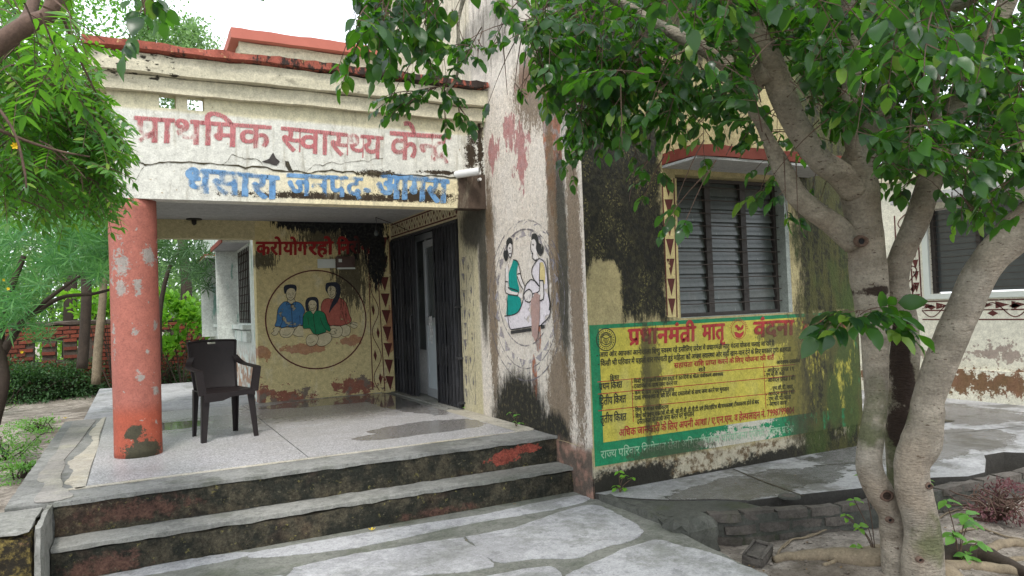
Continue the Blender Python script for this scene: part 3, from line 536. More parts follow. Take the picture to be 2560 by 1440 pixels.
# ------------------------------------------------------------------ porch platform and steps
plat = MB(); plat.rbox(-.70, 3.0, 5.13, 9.2, -.36, -.004, .12, .004, 5, .004)
struct(plat.build('platform', M['conc'], label='raised porch floor of grey concrete'))
b = MB(); b.box(-.52, 1.3, 9.2, 13.2, -.36, -.004); struct(b.build('corridor_floor', M['screed']))
b = MB(); b.rbox(-.455, 3.0, 5.112, 5.132, -.216, -.030, .05, .006, 9, .002, 4); struct(b.build('step_riser', M['riser']))
b = MB(); b.rbox(-.455, 3.0, 5.10, 5.135, -.034, -.002, .035, .0025, 14, .004, 14); struct(b.build('step_nosing', M['conc']))
b = MB(); b.rbox(-.455, 3.0, 4.862, 5.12, -.245, -.209, .035, .0025, 14, .005, 8); struct(b.build('step', M['tread']))
b = MB(); b.rbox(-.455, 3.0, 4.872, 5.10, -.45, -.245, .05, .007, 9, .004, 12); struct(b.build('step_riser', M['riser']))
b = MB(); b.rbox(-1.25, -.50, 4.56, 5.12, -.45, -.045, .05, .010, 8, .012, 2)
blk = b.build('side_block', M['cheek']); tag(blk, 'square mossy masonry block at the left end of the steps', 'masonry block')
b = MB(); b.rbox(-1.25, -.50, 4.55, 5.125, -.045, -.012, .06, .006, 7, .010, 6); b.build('cement_top', M['tread'], blk)
b = MB(); b.rbox(-.50, -.457, 4.553, 5.125, -.45, -.012, .05, .006, 9, .008, 16); b.build('plaster_edge', M['tread'], blk)
# terrazzo panels with recessed joints
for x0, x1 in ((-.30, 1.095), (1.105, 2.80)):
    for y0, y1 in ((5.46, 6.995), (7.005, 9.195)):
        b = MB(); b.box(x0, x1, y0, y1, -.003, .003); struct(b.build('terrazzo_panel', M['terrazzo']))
struct(patch('cream_edge', M['creamtz'], [(-.305, 5.44), (-.305, 9.0), (-.37, 8.8), (-.40, 8.0), (-.36, 7.5), (-.40, 6.9), (-.47, 6.4), (-.40, 6.0), (-.44, 5.7), (-.38, 5.52), (-.36, 5.42)], -.0035, .0052, 5, .022, 2))
struct(patch('cream_edge', M['creamtz'], [(-.36, 5.405), (.6, 5.42), (1.6, 5.43), (2.7, 5.445), (2.95, 5.455), (2.7, 5.462), (1.0, 5.457), (-.3, 5.455)], -.0035, .0052, 5, .006, 5))
struct(patch('cement_band', M['cement'], [(-.62, 9.1), (-.42, 9.1), (-.44, 8), (-.5, 6.6), (-.45, 5.7), (-.40, 5.4), (-.36, 5.2), (-.46, 5.14), (-.56, 5.2), (-.55, 5.7), (-.62, 6.0), (-.6, 7)], -.0035, .0042, 5, .016, 8))
struct(patch('sandy_edge', M['creamtz'], [(2.815, 5.5), (2.80, 6.3), (2.805, 7.0), (2.99, 7.0), (2.99, 6.2), (2.985, 5.48)], -.0035, .0055, 4, .008, 9))
# ------------------------------------------------------------------ the building
B = thing('health_centre', (2.0, 9.2, 0), 'single-storey cream health centre building with a painted porch and stained walls', 'building')
def part(b, name, mat, parent=None, **k): return b.build(name, mat, parent or B, **k)
pillar = MB(); pillar.tube([(0, 6.45, -.01), (0, 6.45, .5), (0, 6.45, 1.0), (0, 6.45, 1.5), (0, 6.45, 1.985)], [.176, .172, .170, .169, .170], 40)
pillar = MB(); pillar.tube([(0, 6.45, -.01 + i * .0665) for i in range(31)], .171, 48); pillar.v = [((x_) * (1 + .022 * noise.noise(Vector((x_ * 3, y_ * 3, z_ * 2.2))) + .008 * noise.noise(Vector((x_ * 11, y_ * 11, z_ * 9)))), 6.45 + (y_ - 6.45) * (1 + .022 * noise.noise(Vector((x_ * 3, y_ * 3, z_ * 2.2))) + .008 * noise.noise(Vector((x_ * 11, y_ * 11, z_ * 9)))), z_) for x_, y_, z_ in pillar.v]
part(pillar, 'pillar', M['pillar'], smooth=False, label='round salmon pillar with flaking paint'); bpy.data.objects['pillar'].data.polygons.foreach_set('use_smooth', [len(p.vertices) == 4 for p in bpy.data.objects['pillar'].data.polygons])
b = MB(); b.tube([(0, 9.3, -.01), (0, 9.3, 1.975)], .15, 24); part(b, 'pillar', M['pillar'])
HO = [(.204, .323, 2.703, 2.830), (.407, .530, 2.703, 2.830)]
wall_f = part(wall_grid([-.155, .5, 1.2, 2.0, 2.999], [1.985, 2.5, 2.93], HO, 6.28, 6.45, 'y'), 'parapet_wall', M['facade'], label='front beam and parapet with two square holes and faded lettering')
b = MB(); b.rbox(-.21, 2.999, 6.21, 6.28, 2.80, 2.93, .10, .006, 3, .006, 1); part(b, 'cornice_band', M['cornice'])
b = MB(); b.rbox(-.27, 2.999, 6.15, 6.45, 2.93, 3.085, .10, .006, 3, .007, 5); part(b, 'cornice_band', M['cornice'])
b = MB(); b.rbox(-.315, 2.999, 6.09, 6.47, 3.085, 3.165, .07, .008, 5, .012, 9); part(b, 'coping', M['coping'])
part(wall_grid([6.45, 9.35], [1.985, 2.93], [], -.155, -.03, 'x'), 'parapet_wall', M['cream'])
b = MB(); b.rbox(-.27, -.03, 6.45, 9.4, 2.93, 3.085, .12, .005, 3, .006, 4); part(b, 'cornice_band', M['cornice'])
b = MB(); b.rbox(-.315, .0, 6.47, 9.42, 3.085, 3.165, .10, .006, 5, .010, 7); part(b, 'coping', M['coping'])
b = MB(); b.box(-.03, 3.0, 6.45, 9.2, 2.19, 2.34); part(b, 'ceiling', M['ceil'])
b = MB(); b.box(-.15, 1.3, 9.2, 9.38, 1.975, 2.93); part(b, 'beam', M['cream'])
# back wall of the porch and the taller hall above it
wall_p = part(wall_grid([1.3, 2.0, 2.995], [-.4, .6, 1.4, 2.19], [], 9.2, 9.4, 'y'), 'wall', M['porch'], label='back wall of the porch with a painted family and black mould')
b = MB(); b.box(1.3, 2.995, 9.2, 9.4, 2.34, 4.12); part(b, 'wall', M['cream'])
b = MB(); b.rbox(1.24, 2.96, 9.12, 9.45, 4.02, 4.16, .15, .004, 3, .006, 3); part(b, 'cornice_band', M['cornice'])
b = MB(); b.rbox(1.16, 2.94, 9.04, 9.45, 4.16, 4.30, .15, .004, 3, .006, 8); part(b, 'cornice_band', M['cornice'])
b = MB(); b.rbox(1.06, 2.92, 8.95, 9.45, 4.30, 4.43, .12, .004, 4, .006, 2); part(b, 'coping', M['hallred'])
b = MB(); b.rbox(1.06, 1.3, 9.45, 13.5, 4.30, 4.43, .2, .004, 4, .006, 2); part(b, 'coping', M['hallred'])
b = MB(); b.box(1.36, 8.0, 9.5, 17.4, 4.0, 4.12); part(b, 'roof', M['ceil'])
# side wall that recedes behind the porch, with two boxed windows
WH = [(9.75, 10.95, .95, 1.95), (12.3, 13.6, .95, 1.95)]
part(wall_grid([9.4, 17.2], [-.4, 4.12], WH, 1.3, 1.5, 'x'), 'wall', M['pale'])
for y0, y1, _, _ in WH:
    wn = MB(); wn.box(1.42, 1.46, y0, y1, .95, 1.95); w_ = part(wn, 'window', M['glass'])
    g = MB()
    for k in range(9): g.box(1.315, 1.33, y0, y1, 1.0 + k * .11, 1.012 + k * .11)
    for k in range(7): yy = y0 + .08 + (y1 - y0 - .16) * k / 6; g.box(1.30, 1.314, yy - .006, yy + .006, .96, 1.94)
    g.build('window_grille', M['rod'], w_)
    g = MB(); g.box(1.02, 1.299, y1 + .02, y1 + .09, .72, 1.97); g.build('window_fin', M['pale'], w_)
    g = MB(); g.box(.98, 1.299, y0 - .1, y1 + .14, 1.975, 2.0); g.build('window_hood', M['ceil'], w_)
    g = MB(); g.box(.965, .979, y0 - .1, y1 + .14, 1.97, 2.03); g.box(.979, 1.299, y0 - .1, y1 + .14, 2.001, 2.03); g.build('hood_edge', M['redtrim'], w_)
    g = MB(); g.box(1.20, 1.299, y0, y1 + .02, .88, .935); g.box(1.24, 1.299, y0, y1 + .02, .72, .86); g.build('sill', M['pale'], w_)
# wing: side face with the gate, court face with the notice
DO = [(6.98, 9.199, .0, 1.98)]
wall_s = part(wall_grid([4.8, 9.199], [-.62, 5.2], DO, 3.0, 3.2, 'x'), 'wall', M['wing'], label='rough side wall with a painted mural of two women')
WN = [(3.89, 5.15, .9, 2.06)]
wall_c = part(wall_grid([3.0, 4.2], [-.62, 3.62, 5.2], [(3.89, 4.2, .9, 2.06)], 4.6, 4.8, 'y'), 'wall', M['wing'], label='wall facing the court with the painted notice and black moss')
wall_c2 = part(wall_grid([4.2, 6.0], [-.62, 3.62], [(4.2, 5.15, .9, 2.06)], 4.6, 4.8, 'y'), 'wall', M['wing'])
part(wall_grid([4.8, 9.2], [-.62, 3.62], [], 5.8, 6.0, 'x'), 'wall', M['farwall'])
b = MB(); b.box(3.2, 5.8, 4.8, 9.2, 2.5, 2.62); part(b, 'roof', M['ceil'])
b = MB(); b.box(4.2, 4.4, 4.8, 9.2, 3.62, 5.2); b.box(3.2, 4.2, 9.0, 9.2, 3.62, 5.2); part(b, 'wall', M['cream'])
b = MB(); b.rbox(4.41, 6.08, 4.52, 4.85, 3.62, 3.70, .1, .005, 4, .008); part(b, 'coping', M['coping'])
b = MB(); b.box(3.2, 5.8, 4.8, 9.2, -.1, -.01); part(b, 'floor', M['conc'])
b = MB(); b.box(2.997, 5.8, 9.2, 9.24, -.1, 3.6); part(b, 'wall', M['ceil'])
b = MB(); b.box(5.3, 5.33, 4.8, 9.2, 0, 2.5); part(b, 'wall', M['ceil'])
b = MB(); b.rbox(2.986, 3.0, 4.597, 5.13, -.62, -.035, .06, .003, 9, .003, 1); part(b, 'plinth', M['wing'])
# sunshade over the court window
b = MB(); b.box(3.765, 5.42, 4.19, 4.60, 2.105, 2.125); cj = part(b, 'sunshade', M['ceil'], label='white-bottomed sunshade slab with a red edge')
b = MB(); b.rbox(3.755, 5.43, 4.175, 4.60, 2.125, 2.225, .08, .004, 6, .008, 3); b.build('red_edge', M['redtrim'], cj)
# the court window: frame, louvres, rods
wf = MB()
for x0, x1 in ((3.895, 3.925), (4.285, 4.345), (4.685, 4.745), (5.075, 5.105)): wf.box(x0, x1, 4.70, 4.75, .935, 2.03)
for z0, z1 in ((.905, .935), (2.03, 2.058)): wf.box(3.895, 5.105, 4.70, 4.75, z0, z1)
win = part(wf, 'window', M['frame'], label='louvred window with dusty panes above the painted notice')
gl = bpy.data.meshes.new('pane'); q = MB(); q.box(-.174, .174, -.002, .002, -.058, .058); gl.from_pydata(q.v, [], q.f); gl.materials.append(M['louvre'])
for cx_ in (4.105, 4.515, 4.91):
    for k in range(10):
        o = bpy.data.objects.new('pane', gl); COL.objects.link(o); o.parent = win; o.location = (cx_, 4.735, .99 + k * .1095); o.rotation_euler = (R(-12), 0, 0); o.scale.x = 1.03 if cx_ < 4.6 else .93
rd = bpy.data.meshes.new('rod'); q = MB(); q.tube([(3.89 + i * .125, .003 * math.sin(i * 2.3), .002 * math.cos(i * 1.7)) for i in range(11)], .0045, 5); rd.from_pydata(q.v, [], q.f); rd.materials.append(M['rod'])
for k in range(10):
    o = bpy.data.objects.new('rod', rd); COL.objects.link(o); o.parent = win; o.location = (0, 4.675, 1.01 + k * .108)
b = MB(); b.box(5.105, 5.149, 4.602, 4.79, .902, 2.058); b.build('jamb', M['jamb'], win); b = MB(); b.box(3.892, 5.105, 4.606, 4.70, .88, .904); b.build('sill', M['jamb'], win)
# far wing across the court
FW = [(4.2, 6.08, 1.0, 2.12)]
wall_r = part(wall_grid([-1, 9.2], [-.62, 2.55], FW, 9.4, 9.6, 'x'), 'wall', M['farwall'], label='cream wall across the court with a maroon painted border')
part(wall_grid([6.0, 9.4], [-.62, 2.55], [], 9.2, 9.4, 'y'), 'wall', M['farwall'])
b = MB(); b.box(9.35, 9.399, -1, 9.19, -.62, .03); part(b, 'plinth', M['farwall'])
b = MB(); b.rbox(8.95, 9.39, 3.9, 6.3, 2.19, 2.29, .12, .004, 5, .008); part(b, 'sunshade', M['ceil'])
b = MB(); b.rbox(9.3, 9.7, -1, 9.3, 2.55, 2.65, .15, .004, 5, .008); part(b, 'coping', M['cornice'])
b = MB(); b.box(9.6, 14, -1, 9.4, 2.4, 2.5); part(b, 'roof', M['ceil'])
q = MB(); q.box(9.5, 9.52, 4.22, 6.06, 1.02, 2.1); fwn = part(q, 'window', M['glass'])
for y in (4.2, 4.82, 5.44, 6.03): q = MB(); q.box(9.44, 9.49, y, y + .05, 1.0, 2.12); q.build('window_frame', M['frame'], fwn)
q = MB(); q.box(9.37, 9.399, 6.08, 6.16, .93, 2.12); q.box(9.37, 9.399, 4.2, 6.08, .93, .995); q.build('window_surround', M['paper'], fwn)
for k in range(13):
    q = MB(); q.box(9.425, 9.435, 4.2, 6.08, 1.06 + k * .082, 1.067 + k * .082); q.build('rod', M['rod'], fwn)
# ------------------------------------------------------------------ folding gate and the inner door
gate = part(MB().box(2.985, 3.02, 6.99, 9.19, 1.945, 1.972), 'folding_gate', M['gate'], label='black folding lattice gate pushed open')
q = MB(); q.box(-.011, .011, -.004, .004, .01, 1.94); q.box(-.011, -.008, -.012, .012, .01, 1.94); gb = bpy.data.meshes.new('gate_bar'); gb.from_pydata(q.v, [], q.f); gb.materials.append(M['gate'])
def bunch(y0, y1, n, xo):
    for k in range(n):
        o = bpy.data.objects.new('gate_bar', gb); COL.objects.link(o); o.parent = gate; y = y0 + (y1 - y0) * k / (n - 1)
        o.location = (xo + (.018 if k % 2 else -.012), y, random.uniform(0, .006)); o.rotation_euler = (random.uniform(-.004, .004), random.uniform(-.003, .003), R(90) + random.uniform(-.2, .2)); o.scale = (1.35, 1.5, 1)
    for zc in (.12, .55, 1.0, 1.45, 1.82):
        q = MB()
        for k in range(n - 1):
            ya, yb = y0 + (y1 - y0) * k / (n - 1), y0 + (y1 - y0) * (k + 1) / (n - 1); q.tube([(xo, ya, zc - .13), (xo + .004, (ya + yb) / 2, zc + .05), (xo, yb, zc + .14)], .0055, 4)
            q.tube([(xo - .02, ya, zc + .12), (xo - .02, yb, zc - .12)], .0055, 4)
        q.build('lattice_strap', M['gate'], gate)
bunch(7.02, 7.66, 15, 3.0); bunch(8.36, 9.17, 15, 3.0)
q = MB(); q.tube([(2.965, 8.36, .78), (2.93, 8.35, .82), (2.93, 8.35, .96), (2.965, 8.36, 1.0)], .008, 6); q.build('pull_handle', M['gate'], gate)
for y, z in ((6.96, .52), (6.96, 1.05), (6.95, .06)): q = MB(); q.box(2.94, 2.999, y, y + .05, z, z + .02); q.build('hinge_lug', M['gate'], gate)
idr = part(MB().box(3.155, 3.195, 6.99, 9.19, 1.90, 1.975), 'door_frame', M['alu'])
for y0, y1 in ((8.34, 8.39), (8.72, 8.77), (7.0, 7.04)): q = MB(); q.box(3.155, 3.19, y0, y1, 0, 1.9); q.build('mullion', M['alu'], idr)
q = MB(); q.box(3.17, 3.178, 8.39, 8.72, .55, 1.9); q.build('glass_pane', M['glass'], idr)
q = MB(); q.box(3.165, 3.18, 8.39, 8.72, .0, .55); q.build('lower_panel', M['ceil'], idr)
leaf = MB(); rot = Matrix.Translation((3.12, 8.30, 0)) @ Matrix.Rotation(R(-6), 4, 'Z')
def lbox(x0, x1, y0, y1, z0, z1):
    q = MB(); q.box(x0, x1, y0, y1, z0, z1); q.v = [tuple(rot @ Vector(p)) for p in q.v]; return q
for a in ((-.02, .02, -.06, 0, .02, 1.86), (-.02, .02, -.86, -.80, .02, 1.86), (-.02, .02, -.8, -.06, 1.78, 1.86), (-.02, .02, -.8, -.06, .86, .95), (-.02, .02, -.8, -.06, .02, .12)): t_ = lbox(*a); leaf.add(t_.v, t_.f)
dl = part(leaf, 'inner_door', M['alu'], label='half-open aluminium door with grey lower panel')
lbox(-.004, .004, -.8, -.06, .95, 1.78).build('glass_pane', M['glass'], dl); lbox(-.012, .008, -.8, -.06, .12, .86).build('lower_panel', M['panel'], dl)
lbox(-.05, -.02, -.62, -.585, 1.15, 1.28).build('handle', M['steel'], dl)
b = MB(); b.box(2.9, 3.2, 6.98, 9.12, -.02, .006); part(b, 'threshold', M['tread'])
# spout, conduit end
sp = MB(); sp.tube([(2.70, 6.30, 2.30), (2.875, 6.13, 2.315)], .036, 24, cap=False); sp.tube([(2.875, 6.13, 2.315), (2.70, 6.30, 2.30)], .031, 24, cap=False)
s_ = part(sp, 'drain_spout', M['pvc'], smooth=True, label='short white plastic drain spout at the right end of the beam')
b = MB(); b.tube([(2.80, 6.203, 2.3086), (2.805, 6.198, 2.309)], .0305, 16); b.build('spout_inside', M['dark'], s_)
b = MB(); b.tube([(2.93, 6.30, 2.26), (2.93, 6.24, 2.26)], .014, 12); part(b, 'conduit_end', M['pvc'])
# ------------------------------------------------------------------ chair
ch = thing('plastic_chair', (.66, 6.90, 0), 'dark brown plastic armchair on the porch floor beside the salmon pillar', 'chair')
ch.rotation_euler.z = R(11)
def arc(pts, k=5): return catmull(pts, k)
def legm(x, y, dx, dy, ztop, w0, w1):      # an L-shaped tapering leg
    q = MB(); sx, sy = (1 if x > 0 else -1), (1 if y > 0 else -1)
    for (ax, ay) in ((1, 0), (0, 1)):
        b0, t0 = Vector((x + dx, y + dy, 0.003)), Vector((x, y, ztop)); w = lambda w_: Vector((-sx * w_ * ax, -sy * w_ * ay, 0)); th = Vector((-sx * .005 * ay, -sy * .005 * ax, 0))
        V = [b0, b0 + w(w0), b0 + w(w0) + th, b0 + th, t0, t0 + w(w1), t0 + w(w1) + th, t0 + th]
        q.add(V, [(0, 1, 2, 3), (4, 7, 6, 5), (0, 4, 5, 1), (1, 5, 6, 2), (2, 6, 7, 3), (3, 7, 4, 0)])
    return q
for sx in (-1, 1):
    legm(.215 * sx, -.20, .022 * sx, -.02, .40, .040, .062).build('leg', M['chair'], ch)
    legm(.195 * sx, .19, -.0 * sx, .045, .42, .036, .058).build('leg', M['chair'], ch)
def shell(f, nu, nv, th, skip=lambda u, v: False):
    V = [f(u / nu, v / nv) for v in range(nv + 1) for u in range(nu + 1)]; n = len(V); q = MB(); idx = lambda u, v: v * (nu + 1) + u
    nr = []
    for v in range(nv + 1):
        for u in range(nu + 1):
            a = V[idx(min(u + 1, nu), v)] - V[idx(max(u - 1, 0), v)]; b_ = V[idx(u, min(v + 1, nv))] - V[idx(u, max(v - 1, 0))]; nr.append(a.cross(b_).normalized() * th)
    W = V + [a - b_ for a, b_ in zip(V, nr)]; F = []
    ok = lambda u, v: 0 <= u < nu and 0 <= v < nv and not skip(u, v)
    for v in range(nv):
        for u in range(nu):
            if not ok(u, v): continue
            a, b_, c_, d = idx(u, v), idx(u + 1, v), idx(u + 1, v + 1), idx(u, v + 1); F += [(a, b_, c_, d), (d + n, c_ + n, b_ + n, a + n)]
            for (p, r_, uu, vv) in ((a, b_, u, v - 1), (b_, c_, u + 1, v), (c_, d, u, v + 1), (d, a, u - 1, v)):
                if not ok(uu, vv): F.append((p, p + n, r_ + n, r_))
    return q.add(W, F)
seat = shell(lambda u, v: Vector(((u - .5) * (.44 - .05 * v), -.225 + v * .42, .418 - .022 * math.sin(math.pi * v) * (1 - (2 * u - 1) ** 4) - (.015 if v < .02 else 0))), 16, 12, .006)
seat.build('seat', M['chair'], ch, smooth=True)
ap = MB()
ap.add([(-.215, -.228, .41), (.215, -.228, .41), (.215, -.228, .362), (.16, -.228, .372), (.02, -.228, .368), (-.06, -.228, .34), (-.215, -.228, .335)], [(0, 1, 2, 3, 4, 5, 6)])
sv = [Vector(p) for p in ap.v]; ap = MB(); n_ = len(sv); ap.add(sv + [p + Vector((0, .006, 0)) for p in sv], [tuple(range(n_))[::-1], tuple(range(n_, 2 * n_))] + [(i, (i + 1) % n_, n_ + (i + 1) % n_, n_ + i) for i in range(n_)])
ap.build('seat_apron', M['chair'], ch)
def backf(u, v):
    w = .36 + .06 * v + (.10 * max(0, .30 - v) * 0); z = .40 + v * .43; y = .185 + .085 * v + .028 * (2 * u - 1) ** 2 * -1 + .02 * math.sin(math.pi * v)
    return Vector(((u - .5) * w, y, z + .012 * math.cos((u - .5) * 2.6)))
shell(backf, 24, 26, .006, lambda u, v: 10 <= u <= 13 and v == 24).build('backrest', M['chair'], ch, smooth=True)
rim = MB()
for sx in (0, 1): rim.tube([backf(sx, t / 8) for t in range(9)], .009, 6)
rim.tube([backf(t / 10, 1) for t in range(11)], .009, 6); rim.build('back_rim', M['chair'], ch, smooth=True)
for sx in (-1, 1):
    path_ = catmull([(.188 * sx, .215, .70), (.215 * sx, .19, .655), (.235 * sx, .13, .628), (.248 * sx, .02, .618), (.25 * sx, -.12, .612), (.245 * sx, -.205, .606)], 4); q = MB()
    V = []; 
    for i, p in enumerate(path_):
        w = .026 + .006 * min(1, i / 12); t = .010 + .012 * (1 - min(1, i / 8)); V += [p + Vector((-w, 0, 0)), p + Vector((w, 0, 0)), p + Vector((w, 0, -t)), p + Vector((-w, 0, -t))]
    F = [(i * 4 + k, i * 4 + (k + 1) % 4, i * 4 + 4 + (k + 1) % 4, i * 4 + 4 + k) for i in range(len(path_) - 1) for k in range(4)] + [(3, 2, 1, 0), tuple(range(len(V) - 4, len(V)))]
    q.add(V, F)
    a, c_ = Vector((.245 * sx, -.205, .604)), Vector((.215 * sx, -.205, .395))    # arm support going down to the front leg
    q.add([a + Vector((-.030, -.02, 0)), a + Vector((.030, -.02, 0)), a + Vector((.030, .016, 0)), a + Vector((-.030, .016, 0)), c_ + Vector((-.034, -.02, 0)), c_ + Vector((.028, -.02, 0)), c_ + Vector((.028, .016, 0)), c_ + Vector((-.034, .016, 0))],
          [(0, 3, 2, 1), (4, 5, 6, 7), (0, 1, 5, 4), (1, 2, 6, 5), (2, 3, 7, 6), (3, 0, 4, 7)])
    q.build('armrest', M['chair'], ch)
# ------------------------------------------------------------------ small fittings in the porch
lp = onz(485, 547, 2.19)
t = thing('lamp_holder', lp, 'round black lamp holder on the porch ceiling', 'lamp holder')
q = MB(); q.tube([(0, 0, 0), (0, 0, -.012)], .085, 24); q.build('ceiling_plate', M['lamp'], t); q = MB(); q.tube([(0, 0, -.012), (0, 0, -.05), (.01, 0, -.07)], [.03, .026, .018], 14); q.build('socket', M['lamp'], t)
t = thing('hanging_bulb', (2.62, 8.6, 2.19), 'dusty bulb hanging on a short wire near the gate', 'bulb')
q = MB(); q.tube([(0, 0, 0), (.005, 0, -.06), (0, 0, -.12)], .004, 5); q.build('wire', M['lamp'], t); q = MB(); q.tube([(0, 0, -.12), (0, 0, -.16)], .016, 10); q.build('socket', M['lamp'], t)
q = MB(); q.tube([(0, 0, -.16), (0, 0, -.175), (0, 0, -.20), (0, 0, -.225), (0, 0, -.235)], [.014, .022, .032, .024, .004], 14); q.build('glass_bulb', M['glass'], t, smooth=True)
q = MB(); q.tube([(2.62, 8.6, 2.185), (2.8, 8.5, 2.10), (2.99, 8.42, 2.0)], .004, 5); tag(q.build('cable', M['lamp']), 'thin black cable from the hanging bulb to the door lintel', 'cable')
a, c_ = ony(838, 641, 9.2), ony(884, 672, 9.2)
t = thing('meter_box', (a.x + .1, 9.19, c_.z), 'dark brown electric meter box on the stained porch wall', 'meter box')
q = MB(); q.rbox(0, c_.x - a.x, -.075, 0, 0, a.z - c_.z, .05, .002, 6, .004); q.v = [(x - .1, y, z) for x, y, z in q.v]; q.build('case', M['box'], t)
q = MB(); q.box(-.08, -.04, -.082, -.076, .08, .12); q.build('dial_plate', M['paper'], t); q = MB(); q.box(-.10, .125, -.085, -.07, -.008, .012); q.build('lower_lip', M['paper'], t)
a2, c2 = ony(793, 648, 9.2), ony(838, 670, 9.2)
q = MB(); q.box(a2.x, c2.x - .003, 9.17, 9.194, c2.z, a2.z); tag(q.build('white_plate', M['paper']), 'blank white plate left of the brown meter box', 'plate')
t = thing('chain', (2.955, 7.72, 1.0), 'steel chain with padlock hanging from the folding gate', 'chain')
for s_, n_, x_ in ((0, 9, 0), (1, 8, -.02), (2, 6, .015)):
    for k in range(n_):
        q = MB(); cc = Vector((x_ * .6, .02 * s_ + .012 * math.sin(k), -.05 - k * .034)); a_ = k % 2
        q.tube([cc + Vector(((math.cos(w) * .010 if a_ else 0), (0 if a_ else math.cos(w) * .010), math.sin(w) * .02)) for w in [i * math.pi / 5 for i in range(11)]], .0032, 5, cap=False); q.build('link', M['steel'], t)
q = MB(); q.rbox(-.02, .02, -.012, .012, -.09, -.045, .02, .0005, 3, .003); q.build('padlock', M['steel'], t)
# ------------------------------------------------------------------ painted lettering: glyph outlines joined into words
_gc = {}
def glyph(ch, bold):
    k = (ch, bold)
    if k in _gc: return _gc[k]
    c = bpy.data.curves.new('t', 'FONT'); c.body = ch; c.size = 1; c.resolution_u = 2; c.offset = bold; c.fill_mode = 'FRONT'
    o = bpy.data.objects.new('t', c); COL.objects.link(o); dg = bpy.context.evaluated_depsgraph_get(); dg.update()
    m = o.evaluated_get(dg).to_mesh(); V = [(v.co.x, v.co.y) for v in m.vertices]; F = [tuple(p.vertices) for p in m.polygons]
    bpy.data.objects.remove(o); bpy.data.curves.remove(c); _gc[k] = (V, F); return _gc[k]
def cut(V, F, x1):       # keep what lies left of x1 (half form of a letter: the upright is left away)
    bm = bmesh.new(); vs = [bm.verts.new((a, b, 0)) for a, b in V]
    for f in F:
        try: bm.faces.new([vs[i] for i in f])
        except ValueError: pass
    bmesh.ops.bisect_plane(bm, geom=bm.verts[:] + bm.edges[:] + bm.faces[:], plane_co=(x1, 0, 0), plane_no=(1, 0, 0), clear_outer=True)
    bm.verts.index_update(); r = ([(v.co.x, v.co.y) for v in bm.verts], [tuple(v.index for v in f.verts) for f in bm.faces]); bm.free(); return r
CONS = set('कखगघङचछजझञटठडढणतथदधनपफबभमयरलवशषसह'); ADV = {}
def rect(x0, x1, y0, y1, sk=0): return ([(x0, y0), (x1, y0), (x1 + sk, y1), (x0 + sk, y1)], [(0, 1, 2, 3)])
def shape(text, bold=.012):
    """simple Devanagari layout: i-matra before its cluster, half letters, reph, rakar; returns verts, faces, width"""
    V, F = [], []; x = 0.0
    def put(g, dx, dy=0, sc=1):
        n = len(V); V.extend(((a * sc + dx), b * sc + dy) for a, b in g[0]); F.extend(tuple(i + n for i in f) for f in g[1])
    def w(g): return max([a for a, _ in g[0]] or [.25])
    i = 0; T = text
    while i < len(T):
        c = T[i]
        if c == ' ': x += .22; i += 1; continue
        if c in CONS:
            cl = [c]; j = i + 1
            while j + 1 < len(T) and T[j] == '्' and T[j + 1] in CONS: cl.append(T[j + 1]); j += 2
            ms = []
            while j < len(T) and T[j] in 'ािीुूृेैोौंँः': ms.append(T[j]); j += 1
            reph = cl[0] == 'र' and len(cl) > 1
            if reph: cl = cl[1:]
            rak = len(cl) > 1 and cl[-1] == 'र'
            if rak: cl = cl[:-1]
            if 'ि' in ms:
                g = glyph('ि', bold); put(g, x); x += .24; ms.remove('ि')
            for k, q in enumerate(cl):
                if q == 'त' and rak: q = 'त'
                g = glyph(q, bold); gw = w(g)
                if k < len(cl) - 1:
                    if q in 'कफ': put(cut(g[0], g[1], gw - .10), x); x += gw - .14
                    elif q == 'द' and k == 0 and not (len(cl) > 2): put(g, x); put(glyph(cl[1], bold), x + .1, -.34, .52); x += gw - .008; break
                    elif q in 'दटठडढहछर': put(g, x); x += gw * .86
                    else: put(cut(g[0], g[1], gw - .19), x); x += gw - .215
                else:
                    if q == 'द' and k: put(g, x)
                    else: put(g, x)
                    last = x; x += gw - .008
            if rak:
                xb = x - .15; put(([(xb, .17), (xb, .27), (xb - .34, .06), (xb - .31, -.04)], [(0, 1, 2, 3)]), 0)
            for q in ms:
                if q in 'ाी': g = glyph(q, bold); put(g, x - .005); x += .262
                elif q in 'ोौ': g = glyph(q, bold); put(g, x - .005); x += .262
                elif q in 'ुूृेैंँ': g = glyph(q, bold); put(g, x - (.03 if q in 'ंँ' else 0))
                else: g = glyph(q, bold); put(g, x); x += .2
            if reph:
                put(([(x - .22, .62), (x - .30, .70), (x - .27, .80), (x - .14, .84), (x - .13, .78), (x - .23, .75), (x - .25, .70), (x - .16, .62)], [(0, 1, 6, 7), (1, 2, 5, 6), (2, 3, 4, 5)]), 0)
            i = j
        else:
            g = glyph(c, bold); put(g, x if c not in 'ंँे' else x); x += (w(g) - .008) if c not in 'ंँे' else 0
            if c in '-./()': x += .06
            if c.isdigit(): x += .03
            i += 1
    return V, F, x
